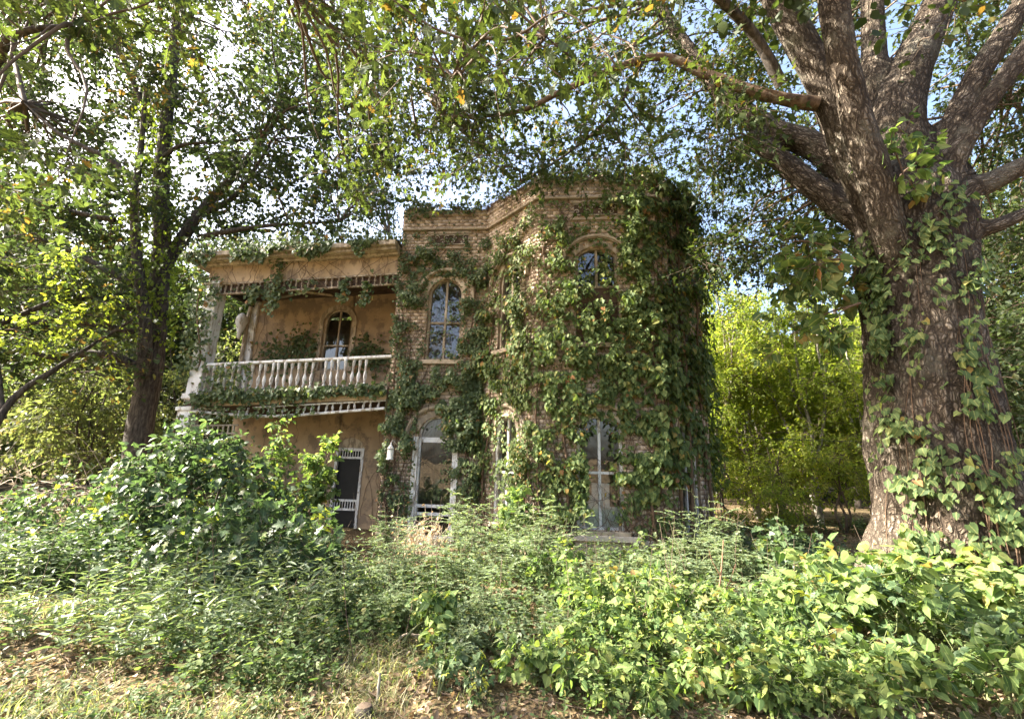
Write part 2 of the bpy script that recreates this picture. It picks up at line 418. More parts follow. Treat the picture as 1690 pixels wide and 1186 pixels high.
M = {}
M['brick'] = brick_mat('painted_brick')
M['mortar'] = solid('old_mortar', (.33,.25,.18), .95, .5, 5, .5, 60)
M['plaster'] = paint('ochre_wall_paint', (.46,.335,.215), (.25,.185,.13), .465, .85, 2.6, (1,1,.8))
M['white'] = paint('flaking_white_paint', (.78,.77,.76), (.36,.31,.26), .45, .6)
M['cream'] = paint('cream_trim_paint', (.55,.455,.34), (.27,.215,.16), .50, .75)
M['fascia'] = paint('tan_fascia_paint', (.52,.39,.26), (.26,.19,.13), .45, .8, 5, (1,1,.5))
M['grime'] = solid('grey_weathered_wood', (.30,.26,.20), .85, .55, 5, .4, 40, (1,1,.3))
M['darkwood'] = solid('dark_boards', (.10,.065,.045), .8, .5, 6, .4, 40, (.4,1,1))
M['stone'] = solid('pale_stucco', (.50,.43,.36), .9, .35, 2.5, .4, 30)
M['lintel'] = solid('weathered_stone', (.42,.34,.25), .9, .45, 5, .5, 30)
M['roof'] = solid('roof_tar', (.07,.065,.06), .9, .4, 3, .4, 20)
M['glass'] = glass_mat('old_window_glass')
M['blind'] = solid('window_blind', (.82,.82,.80), .7, .2, 3, .05, 30)
M['iron'] = solid('painted_iron', (.50,.44,.36), .6, .5, 12, .3, 40)
M['black'] = solid('dark_void', (.015,.013,.012), .9, .3, 3, .0, 30)
M['screen'] = solid('door_screen', (.014,.013,.012), .6, .3, 3, .2, 200)
M['ground'] = ground_mat()
M['oldbark'] = old_bark('furrowed_oak_bark')
M['oakbark'] = bark_mat('oak_bark', (.03,.022,.016), (.125,.092,.068), (.27,.21,.16), 11, 1.8)
M['limbbark'] = bark_mat('limb_bark', (.045,.03,.02), (.12,.08,.052), (.20,.145,.10), 7, 6, (.27,.28,.22), .62, .7)
M['palebark'] = bark_mat('pale_limb_bark', (.08,.07,.055), (.19,.17,.14), (.30,.27,.22), 6, 5, (.36,.37,.31), .60, .6)
M['darkbark'] = bark_mat('dark_bark', (.022,.019,.016), (.058,.048,.039), (.12,.10,.08), 10, 2.5, (.2,.21,.16), .68, .6)
M['twig'] = solid('twig_bark', (.14,.10,.07), .85, .45, 6, .3, 40)
M['drytwig'] = solid('dry_twig', (.42,.34,.25), .85, .4, 6, .3, 40)
M['greenstem'] = solid('green_stem', (.12,.14,.055), .7, .4, 6, .2, 40)
M['redstem'] = solid('reddish_stem', (.25,.13,.08), .7, .4, 6, .2, 40)
M['vine'] = solid('dead_vine_stem', (.15,.095,.06), .9, .5, 5, .3, 40)
M['wire'] = solid('black_wire', (.02,.02,.02), .5, .2, 3, 0, 30)

M['oakleaf'] = leaf_mat('oak_leaf', [(0,(.030,.045,.018)),(.5,(.048,.070,.024)),(.95,(.072,.095,.030)),(.99,(.13,.11,.03)),(1,(.15,.09,.03))], .42, (1.15,1.15,.5), tm=1.45)
M['treeleaf'] = leaf_mat('tree_leaf', [(0,(.026,.040,.019)),(.5,(.042,.062,.026)),(.92,(.062,.083,.032)),(.98,(.12,.115,.035)),(1,(.16,.10,.035))], .42, (1.08,1.12,.60), tm=1.75)
M['ivyleaf'] = leaf_mat('climber_leaf', [(0,(.045,.075,.028)),(.5,(.082,.124,.044)),(.85,(.125,.165,.06)),(.95,(.18,.18,.055)),(.985,(.30,.20,.06)),(1,(.28,.13,.06))], .33, rough=.6, spec=.15)
M['smallivy'] = leaf_mat('creeper_leaf', [(0,(.045,.068,.032)),(.5,(.078,.112,.050)),(.9,(.12,.15,.066)),(.97,(.16,.15,.05)),(1,(.24,.12,.05))], .33)
M['bushleaf'] = leaf_mat('bush_leaf', [(0,(.036,.062,.028)),(.5,(.062,.098,.044)),(.90,(.095,.135,.062)),(.96,(.17,.20,.04)),(1,(.34,.34,.05))], .30, (1.05,1.15,.65), rough=.45, spec=.3)
M['vineleaf'] = leaf_mat('heart_leaf', [(0,(.045,.080,.030)),(.4,(.095,.145,.05)),(.9,(.18,.225,.075)),(.97,(.28,.28,.08)),(1,(.32,.20,.09))], .40, rough=.65, spec=.12)
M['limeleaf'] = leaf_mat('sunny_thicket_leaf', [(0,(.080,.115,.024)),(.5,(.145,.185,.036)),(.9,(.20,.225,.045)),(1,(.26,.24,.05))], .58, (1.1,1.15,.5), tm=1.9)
M['paleleaf'] = leaf_mat('pale_background_leaf', [(0,(.060,.080,.032)),(.5,(.100,.125,.050)),(.95,(.140,.155,.065)),(1,(.20,.17,.07))], .5, (1.1,1.12,.6), tm=1.7)
M['privet'] = leaf_mat('privet_leaf', [(0,(.075,.105,.06)),(.5,(.12,.16,.09)),(.9,(.175,.215,.125)),(1,(.23,.23,.13))], .33, rough=.45, spec=.35)
M['weed'] = leaf_mat('weed_leaf', [(0,(.045,.075,.03)),(.5,(.075,.115,.045)),(.9,(.12,.15,.06)),(1,(.22,.2,.08))], .38)
M['grass'] = leaf_mat('grass_blade', [(0,(.055,.085,.025)),(.4,(.11,.135,.05)),(.68,(.19,.195,.09)),(1,(.40,.36,.25))], .4)
M['litter'] = leaf_mat('fallen_leaf', [(0,(.075,.05,.03)),(.4,(.15,.10,.06)),(.75,(.25,.18,.11)),(1,(.40,.32,.23))], .15, (1.1,1.0,.7), .7, .25)
M['conifer'] = leaf_mat('cedar_spray', [(0,(.018,.032,.018)),(.6,(.032,.05,.026)),(1,(.06,.075,.04))], .25)
M['dryleaf'] = leaf_mat('dry_leaf', [(0,(.20,.13,.08)),(.6,(.34,.25,.16)),(1,(.46,.38,.27))], .3, (1.1,1.0,.7))

# ------------------------------------------------------------------ leaf shapes: y = length, z = face
def fan(ring, c):
    V = [c] + ring; n = len(ring)
    return np.array(V, float), np.array([(0, i+1, (i+1) % n + 1) for i in range(n)])
def sym(half):   # half: right-hand outline from base to tip, returns closed ring
    left = [(-x, y, z) for x, y, z in half[1:-1]][::-1]
    return half + left
T_OVATE = fan(sym([(0,0,0),(.24,.08,.05),(.40,.32,.09),(.33,.60,.05),(.14,.85,-.04),(0,1.02,-.13)]), (0,.42,.0))
T_HEART = fan(sym([(0,.10,0),(.22,-.06,.05),(.46,.10,.10),(.47,.38,.09),(.30,.68,.02),(0,1.0,-.12)]), (0,.36,0))
T_LOBED = fan(sym([(0,0,0),(.10,.16,.0),(.46,.16,.06),(.22,.36,.02),(.52,.62,.05),(.18,.66,.0),(.16,.84,-.03),(0,1.06,-.12)]), (0,.45,0))
T_OAK = fan(sym([(0,0,0),(.07,.20,.0),(.34,.30,.05),(.13,.42,.01),(.42,.62,.05),(.15,.68,.0),(.22,.88,0),(0,1.05,-.1)]), (0,.5,0))
T_OAK8 = fan([(0,0,0),(.32,.30,.05),(.13,.45,.0),(.38,.66,.04),(0,1.05,-.10),(-.36,.64,.04),(-.12,.44,0),(-.33,.28,.05)], (0,.5,0))
T_TRI = None
def tri_leaf():   # three leaflets on one stalk
    Vs, Fs = [], []; n = 0
    v, f = fan(sym([(0,0,0),(.20,.25,.05),(.22,.50,.04),(0,.80,-.08)]), (0,.35,0))
    for ang, off in ((0,(0,.28,0)),(R(68),(-.03,.24,.02)),(R(-68),(.03,.24,.02))):
        c, s_ = math.cos(ang), math.sin(ang); w = v.copy()
        w[:,0], w[:,1] = v[:,0]*c - v[:,1]*s_, v[:,0]*s_ + v[:,1]*c
        w *= .78; w += np.array(off); Vs.append(w); Fs.append(f+n); n += len(w)
    return np.concatenate(Vs), np.concatenate(Fs)
T_TRI = tri_leaf()
T_OAK4 = (np.array([(0,0,0),(.38,.32,.06),(.13,.46,.0),(0,1.05,-.10),(-.14,.48,0),(-.36,.36,.06)], float), np.array([(0,1,2),(0,2,4),(0,4,5),(2,3,4)]))
T_OVATE6 = fan(sym([(0,0,0),(.36,.22,.08),(.30,.62,.05),(0,1.02,-.13)]), (0,.42,0))
T_HEART6 = fan(sym([(0,.09,0),(.40,.02,.08),(.40,.50,.07),(0,1.0,-.12)]), (0,.36,0))
T_WIDE = (np.array([(0,0,0),(.38,.28,.06),(.26,.68,.03),(0,1,-.06),(-.28,.70,.03),(-.36,.30,.06)], float), np.array([(0,1,5),(1,2,5),(2,4,5),(2,3,4)]))
T_DIA = (np.array([(0,0,0),(.30,.42,.07),(0,1,-.06),(-.30,.42,.07)], float), np.array([(0,1,2),(0,2,3)]))
T_SMALL = (np.array([(0,0,0),(.26,.3,.05),(.22,.7,.03),(0,1,-.03),(-.22,.7,.03),(-.26,.3,.05)], float), np.array([(0,1,2),(0,2,3),(0,3,4),(0,4,5)]))
T_BLADE = (np.array([(-.02,0,0),(.02,0,0),(-.018,.4,.05),(.018,.4,.05),(-.011,.75,-.04),(.011,.75,-.04),(0,.95,-.24)], float),
           np.array([(0,1,3),(0,3,2),(2,3,6)]))
T_LANCE = (np.array([(0,0,0),(.11,.3,.03),(.09,.65,.0),(0,1,-.12),(-.09,.65,.0),(-.11,.3,.03)], float), np.array([(0,1,2),(0,2,3),(0,3,4),(0,4,5)]))
T_CURL = (np.array([(0,0,0),(.28,.25,.16),(.24,.7,.2),(0,1,.1),(-.24,.7,.16),(-.3,.28,.12),(0,.5,-.02)], float),
          np.array([(6,0,1),(6,1,2),(6,2,3),(6,3,4),(6,4,5),(6,5,0)]))

def rib_of(tm): return np.clip(1-np.abs(tm[0][:,0])/.12, 0, 1)
def scatter(tm, pos, axis, nor, size, rnd):
    tv, tf = tm
    a = nrm(axis); x = nrm(np.cross(a, nor)); n = np.cross(x, a)
    V = pos[:,None,:] + size[:,None,None]*(tv[None,:,0:1]*x[:,None,:] + tv[None,:,1:2]*a[:,None,:] + tv[None,:,2:3]*n[:,None,:])
    F = tf[None] + (np.arange(len(pos))*len(tv))[:,None,None]
    return V.reshape(-1,3), F.reshape(-1,3), np.repeat(rnd, len(tv))

_tm_cache = {}
def leaf_variants(tm, mat):
    k = (id(tm[0]), mat.name)
    if k not in _tm_cache:
        L = []
        for i in range(8):
            v = tm[0].copy(); v[:,2] *= .6 + .14*i; v[:,0] *= .9 + .03*i
            me = np_mesh('leaf', v, tm[1], np.full(len(v), (i+.5)/8*.97), True, rib_of(tm)); me.materials.append(mat); L.append(me)
        _tm_cache[k] = L
    return _tm_cache[k]

CR = np.array(cam.matrix_world.to_3x3()); CP = np.array(CAM)
def seen_size(pos, size):
    q = (pos - CP) @ CR; d = -q[:,2]
    u = q[:,0]/np.maximum(d,1e-3); v = q[:,1]/np.maximum(d,1e-3)
    ok = (d > .2) & (abs(u) < 1.14) & (abs(v) < .80)
    return np.where(ok, size/np.maximum(d,.2), 0)

LOW = {id(T_OVATE[0]): T_OVATE6, id(T_HEART[0]): T_HEART6}
def leaves(parent, tm, mat, pos, axis, nor, size, rnd, big=0, name='leaves', inv=None):
    """leaf faces of one plant: the BIG ones nearest to the viewer as parts of their own, the rest joined"""
    pos = np.asarray(pos, float)
    if inv is not None:
        pass
    keep = np.ones(len(pos), bool)
    if big:
        w = pos if inv is None else (pos @ inv[0].T + inv[1])
        s = seen_size(w, size)
        idx = np.argsort(-s)[:big]; idx = idx[s[idx] > .004]
        keep[idx] = False
        var = leaf_variants(tm, mat)
        a = nrm(axis[idx]); x = nrm(np.cross(a, nor[idx])); n = np.cross(x, a)
        for j, i in enumerate(idx):
            o = bpy.data.objects.new('leaf', var[int(min(7, max(0, rnd[i]*8)))])
            COL.objects.link(o); o.parent = parent
            S = size[i]; mx = np.eye(4); mx[:3,0] = x[j]*S; mx[:3,1] = a[j]*S; mx[:3,2] = n[j]*S; mx[:3,3] = pos[i]
            o.matrix_basis = Matrix(mx.tolist())
    tm = LOW.get(id(tm[0]), tm)
    V, F, rr = scatter(tm, pos[keep], axis[keep], nor[keep], size[keep], rnd[keep])
    me = np_mesh(name, V, F, rr, True, np.tile(rib_of(tm), int(keep.sum())))
    return link(name, me, mat, parent, 'stuff')

# ------------------------------------------------------------------ the setting: ground
def ground_h(x, y):
    x = np.asarray(x, float); y = np.asarray(y, float)
    p = np.stack([x*.35, y*.35, np.zeros_like(x)], -1)
    h = (vnoise(p, 3)-.5)*.16 + (vnoise(p*3.1, 4)-.5)*.05
    far = np.clip((np.hypot(x, y)-26)/60, 0, 1)
    h = h + far*far*3.0
    bank = np.exp(-((x-5.8)**2+(y-6.3)**2)/3.2)*.30          # swelling soil round the oak
    return h + bank
gx = np.concatenate([np.linspace(-320,-24,26), np.linspace(-22,22,84), np.linspace(24,320,26)])
gy = np.concatenate([np.linspace(-320,-12,24), np.linspace(-10,34,88), np.linspace(36,420,28)])
GX, GY = np.meshgrid(gx, gy)
GZ = ground_h(GX, GY)
gV = np.stack([GX, GY, GZ], -1).reshape(-1,3); ny, nx = GX.shape
ii = np.arange(ny-1)[:,None]*nx + np.arange(nx-1)[None,:]
gF = np.stack([ii, ii+1, ii+nx+1, ii+nx], -1).reshape(-1,4)
link('ground', np_mesh('ground', gV, gF, None, True), M['ground'], None, 'structure')
def gz(x, y): return float(ground_h(np.array([x]), np.array([y]))[0])

# ------------------------------------------------------------------ the house
HLOC = (0.0, 11.018, 0.0); HYAW = R(-4.864)
house = thing('brick_house', 'abandoned cream painted brick house with a half octagon bay, smothered in climbers', 'house', HLOC, HYAW)
HM = Matrix.Translation(HLOC) @ Matrix.Rotation(HYAW, 4, 'Z')
HR = np.array(HM.to_3x3()); HT = np.array(HM.translation)

class Face:
    def __init__(s, a, b):
        s.a = np.array(a, float); s.b = np.array(b, float); s.L = float(np.linalg.norm(s.b-s.a)); s.d = (s.b-s.a)/s.L; s.n = np.array([s.d[1], -s.d[0]])
    def P(s, u, z, off=0.0):
        q = s.a + s.d*u + s.n*off
        return (q[0], q[1], z)
XL, XJ, XB1, XB2, XR, PB, YB = -3.09, -.72, .62, 3.29, 4.63, 1.34, 1.97
ZB, ZT = -.45, 8.62
F1 = Face((XL,0),(XJ,0)); F2 = Face((XJ,0),(XB1,-PB)); F3 = Face((XB1,-PB),(XB2,-PB)); F4 = Face((XB2,-PB),(XR,0)); F5 = Face((XR,0),(XR,5.2)); F0 = Face((XL,5.2),(XL,0)); FP = Face((-8.5,YB),(XL,YB))
# openings: centre, half width, bottom, spring line, rise
W1 = (1.31,.46,.05,2.42,.46); W2 = (1.31,.46,4.30,6.05,.46)
B1 = (1.36,.47,.55,2.62,.20); B2 = (1.36,.47,4.40,6.48,.22)
D1 = (.95,.40,.55,2.50,.36);  D2 = (.95,.40,4.45,6.20,.38)
E1 = (.95,.40,.50,2.50,.36);  E2 = (.95,.40,4.55,6.25,.38)
DOOR = (3.72,.42,-.32,2.14,.30); BW = (2.90,.46,4.42,5.98,.40)
def arch(hw, zs, rise, n=14):
    Rr = (hw*hw+rise*rise)/(2*rise); a0 = math.asin(min(1, hw/Rr)); cz = zs+rise-Rr
    if rise > hw*.999: a0 = math.pi/2
    return [(Rr*math.sin(t), cz+Rr*math.cos(t)) for t in np.linspace(-a0, a0, n)]
def outline(op, ins=0.0, n=14):
    uc, hw, zb, zs, rise = op
    A = arch(hw-ins, zs, max(.02, rise-ins*.6), n)
    return [(uc-hw+ins, zb+ins)] + [(uc+a, z) for a, z in A] + [(uc+hw-ins, zb+ins)]
def half_at(op, z):
    uc, hw, zb, zs, rise = op
    if z < zb or z > zs+rise: return 0
    if z <= zs: return hw
    Rr = (hw*hw+rise*rise)/(2*rise); cz = zs+rise-Rr
    return math.sqrt(max(0, Rr*Rr-(z-cz)**2))

def wall_mesh(mb, F, z0, z1, ops, off=0.0, reveal=.24):
    cols = {}
    for op in ops: cols.setdefault((op[0], op[1]), []).append(op)
    u = 0.0
    def q(pts, o=off): mb.add([F.P(a, b, o) for a, b in pts], [tuple(range(len(pts)))])
    for (uc, hw), lst in sorted(cols.items()):
        q([(u,z0),(uc-hw,z0),(uc-hw,z1),(u,z1)])
        lst.sort(key=lambda o: o[2]); z = z0
        for k, op in enumerate(lst):
            q([(uc-hw,z),(uc+hw,z),(uc+hw,op[2]),(uc-hw,op[2])])
            zn = lst[k+1][2] if k+1 < len(lst) else z1
            zm = op[3]+op[4]+.02
            A = [(uc+a, b) for a, b in arch(hw, op[3], op[4])]
            for i in range(len(A)-1):
                q([A[i], A[i+1], (A[i+1][0], zm), (A[i][0], zm)])
            z = zm
            O = outline(op); n = len(O)
            for i in range(n):
                a, b = O[i], O[(i+1) % n]
                mb.add([F.P(*a, off), F.P(*b, off), F.P(*b, off-reveal), F.P(*a, off-reveal)], [(0,1,2,3)])
        q([(uc-hw,z),(uc+hw,z),(uc+hw,z1),(uc-hw,z1)])
        u = uc+hw
    q([(u,z0),(F.L,z0),(F.L,z1),(u,z1)])

BR_L, BR_H, JT, JV = .235, .080, .018, .008
wall = None
def brick_rows(F, z0, z1, ops, seed, offs=lambda z: .010):
    r = np.random.default_rng(seed); out = []
    k = 0; z = z0
    while z + BR_H < z1:
        zm = z + BR_H/2; iv = [(0.0, F.L)]
        for op in ops:
            h = half_at(op, zm)
            if h > 0:
                a, b = op[0]-h, op[0]+h; nv = []
                for s, e in iv:
                    if b <= s or a >= e: nv.append((s, e)); continue
                    if a > s: nv.append((s, a))
                    if b < e: nv.append((b, e))
                iv = nv
        st = -(BR_L+JV)*(.5 if k % 2 else 0) + .0
        u = st
        while u < F.L:
            for s, e in iv:
                a, b = max(u, s+.002), min(u+BR_L, e-.002)
                if b-a > .03: out.append((F, a, b, z, z+BR_H, offs(zm)+r.normal(0,.0015), r.random()))
            u += BR_L+JV
        z += BR_H+JT; k += 1
    return out
def parapet_off(z):
    if z > 8.36: return .085
    if z > 8.2: return .055 + (.02 if int(z/.089) % 2 else 0)
    if z > 7.95: return .06
    return .010
bricks = []
for F, ops, sd in ((F1,[W1,W2],1),(F2,[D1,D2],2),(F3,[B1,B2],3),(F4,[E1,E2],4)):
    bricks += brick_rows(F, -.4, 8.62, ops, sd, parapet_off)
bricks += brick_rows(F5, -.4, 8.62, [], 5, parapet_off)
# ragged top: some bricks of the upper courses are gone
rb = np.random.default_rng(8)
bricks = [b for b in bricks if not (b[3] > 8.5 and rb.random() < .38) and not (b[3] > 8.42 and rb.random() < .12)
          and not (b[0] is F3 and 8.22 < b[3] < 8.44 and (.02 < b[1] < .22 or 1.75 < b[1] < 2.05))]

mb = MB()
for F, ops in ((F1,[W1,W2]),(F2,[D1,D2]),(F3,[B1,B2]),(F4,[E1,E2])): wall_mesh(mb, F, ZB, 8.5, ops, 0.0)
wall_mesh(mb, F5, ZB, 8.5, [], 0.0) if False else mb.add([F5.P(0,ZB), F5.P(5.2,ZB), F5.P(5.2,8.5), F5.P(0,8.5)], [(0,1,2,3)])
mb.add([F0.P(0,ZB), F0.P(5.2,ZB), F0.P(5.2,8.5), F0.P(0,8.5)], [(0,1,2,3)])
mb.add([(XL,5.2,ZB),(XR,5.2,ZB),(XR,5.2,8.5),(XL,5.2,8.5)], [(3,2,1,0)])
wall = mb.build('wall', M['mortar'], house)
# parapet inner face and coping bed
mb = MB()
for F in (F1,F2,F3,F4,F5,F0):
    mb.add([F.P(0,8.5,0), F.P(F.L,8.5,0), F.P(F.L,8.5,-.24), F.P(0,8.5,-.24)], [(0,1,2,3)])
    mb.add([F.P(0,8.5,-.24), F.P(F.L,8.5,-.24), F.P(F.L,7.6,-.24), F.P(0,7.6,-.24)], [(0,1,2,3)])
mb.build('parapet_cap', M['mortar'], house)
mb = MB(); mb.add([(XL,5.2,7.7),(XL,.1,7.7),(XJ,.1,7.7),(XB1,-PB+.1,7.7),(XB2,-PB+.1,7.7),(XR-.1,.1,7.7),(XR-.1,5.2,7.7)], [tuple(range(7))])
mb.build('roof', M['roof'], house); mb = MB()
mb.add([(XL,5.2,3.6),(XL,.3,3.6),(XJ,.3,3.6),(XB1,-PB+.3,3.6),(XB2,-PB+.3,3.6),(XR-.3,.3,3.6),(XR-.1,5.2,3.6)], [tuple(range(7))])
mb.build('upper_floor', M['roof'], house)

# bricks: those shown largest one by one, the others joined
def brick_xyz(b):
    F, a, e, z0, z1, off, rn = b
    return F.P((a+e)/2, (z0+z1)/2, off)
def score(b):
    if b[2]-b[1] < .2 or b[0] is F5: return -1
    z = b[3]; f = b[0]
    s = {F3: 1.0, F2: .93, F1: .86, F4: .5}[f]
    if z < 6.9: s *= .4
    if f is F3 and b[1] > 1.9: s *= .6
    return s + z*.002
order = sorted(range(len(bricks)), key=lambda i: -score(bricks[i]))
single = set(order[:300])
brick_vars = []
for k in range(6):
    r = np.random.default_rng(100+k); hx, hy, hz = BR_L/2, .05, BR_H/2
    v = np.array([(sx*hx, sy*hy, sz*hz) for sx in (-1,1) for sy in (-1,1) for sz in (-1,1)], float)
    v += r.normal(0,.0018,v.shape)
    f = np.array([(0,4,5,1),(0,1,3,2),(4,6,7,5),(1,5,7,3),(0,2,6,4)])
    me = np_mesh('brick', v, f, np.full(8,(k+.5)/6)); me.materials.append(M['brick']); brick_vars.append(me)
BV, BF, BRr = [], [], []; bn = 0
for i, b in enumerate(bricks):
    F, a, e, z0, z1, off, rn = b
    if i in single:
        o = bpy.data.objects.new('brick', brick_vars[int(rn*6) % 6]); COL.objects.link(o); o.parent = wall
        o.location = F.P((a+e)/2, (z0+z1)/2, off-.05); o.rotation_euler = (rb.normal(0,.012), rb.normal(0,.012), math.atan2(F.d[1], F.d[0])+rb.normal(0,.012))
        continue
    j = rb.normal(0,.0015,8)
    vs = [F.P(a,z0+j[0],off), F.P(e,z0+j[1],off), F.P(e,z1+j[2],off), F.P(a,z1+j[3],off), F.P(a,z0+j[0],-.03), F.P(e,z0+j[1],-.03), F.P(e,z1+j[2],-.03), F.P(a,z1+j[3],-.03)]
    BV.append(vs); BF.append(np.array([(0,1,2,3),(0,4,5,1),(1,5,6,2),(2,6,7,3),(3,7,4,0)])+bn); BRr.append(np.full(8, rn)); bn += 8
link('brick_courses', np_mesh('brick_courses', np.array(BV).reshape(-1,3), np.concatenate(BF), np.concatenate(BRr)), M['brick'], house, 'stuff')

# string courses, sunk panels, hood moulds, vent grilles
def ribbon(mb, F, pts, w, o0, o1):
    """a moulding of width w along (u,z) points on a face"""
    n = len(pts); P = np.array(pts, float); T = nrm(np.gradient(P, axis=0)); N = np.stack([-T[:,1], T[:,0]], 1)
    A = P + N*w/2; B = P - N*w/2
    vs = [F.P(*A[i],o1) for i in range(n)] + [F.P(*B[i],o1) for i in range(n)] + [F.P(*A[i],o0) for i in range(n)] + [F.P(*B[i],o0) for i in range(n)]
    fs = []
    for i in range(n-1):
        fs += [(i,i+1,n+i+1,n+i), (2*n+i,2*n+i+1,i+1,i), (n+i,n+i+1,3*n+i+1,3*n+i)]
    fs += [(0,n,3*n,2*n), (n-1,2*n-1,4*n-1,3*n-1)]
    mb.add(vs, fs)
def rbox(mb, F, u0, u1, z0, z1, o0, o1):
    vs = [F.P(u,z,o) for o in (o0,o1) for u,z in ((u0,z0),(u1,z0),(u1,z1),(u0,z1))]
    mb.add(vs, [(0,3,2,1),(4,5,6,7),(0,1,5,4),(1,2,6,5),(2,3,7,6),(3,0,4,7)])
for F, e0, e1 in ((F1,0,0),(F2,0,.04),(F3,-.04,.04),(F4,-.04,.04)):
    m_ = MB(); rbox(m_, F, e0, F.L+e1, 7.90, 7.965, -.02, .105); m_.build('string_course', M['lintel'], house, bevel=.008)
m_ = MB(); rbox(m_, F3, -.04, F3.L+.04, 4.10, 4.16, -.02, .05); m_.build('string_course', M['lintel'], house, bevel=.008)
def scroll(cx, cz, r, flip, t0):
    return [(cx + flip*(r*(1-t/6.5))*math.cos(t+t0), cz + (r*(1-t/6.5))*math.sin(t+t0)) for t in np.linspace(0, 7.6, 22)]
for F, uc in ((F1,1.31),(F3,1.36)):
    m_ = MB(); rbox(m_, F, uc-.50, uc+.50, 7.48, 7.78, .0125, .022); g = m_.build('vent_grille', M['darkwood'], house)
    t_ = TB()
    for k in range(4):
        cx = uc-.39+k*.26
        for fl in (1,-1):
            pts = scroll(cx+fl*.045, 7.63+fl*.06, .075, fl, .6*k)
            t_.tube([F.P(a,b,.045) for a,b in pts], .011, 4)
    for z in (7.49, 7.77): t_.tube([F.P(uc-.52,z,.04), F.P(uc,z,.04), F.P(uc+.52,z,.04)], .016, 4)
    t_.build('scrollwork', M['iron'], g)
    m_ = MB()
    for z0,z1 in ((7.80,7.88),(7.36,7.42)): rbox(m_, F, uc-.60, uc+.60, z0, z1, -.01, .055)
    m_.build('panel_moulding', M['lintel'], house, bevel=.008)
def hood(F, op, gap, drop):
    uc, hw, zb, zs, rise = op
    A = [(uc+a, z) for a, z in arch(hw+gap, zs+.04, rise+gap*.72, 22)]
    pts = [(uc-hw-gap-.0, zs+.04-drop)] + A + [(uc+hw+gap, zs+.04-drop)]
    m_ = MB(); ribbon(m_, F, pts, .10, -.02, .085); ribbon(m_, F, [(a, b) for a, b in pts], .05, .08, .115)
    m_.build('hood_mould', M['lintel'], house)
    A = [(uc+a, z) for a, z in arch(hw+.075, zs, rise+.06, 18)]
    m_ = MB(); ribbon(m_, F, A, .13, -.02, .03); m_.build('arch_surround', M['cream'], house)

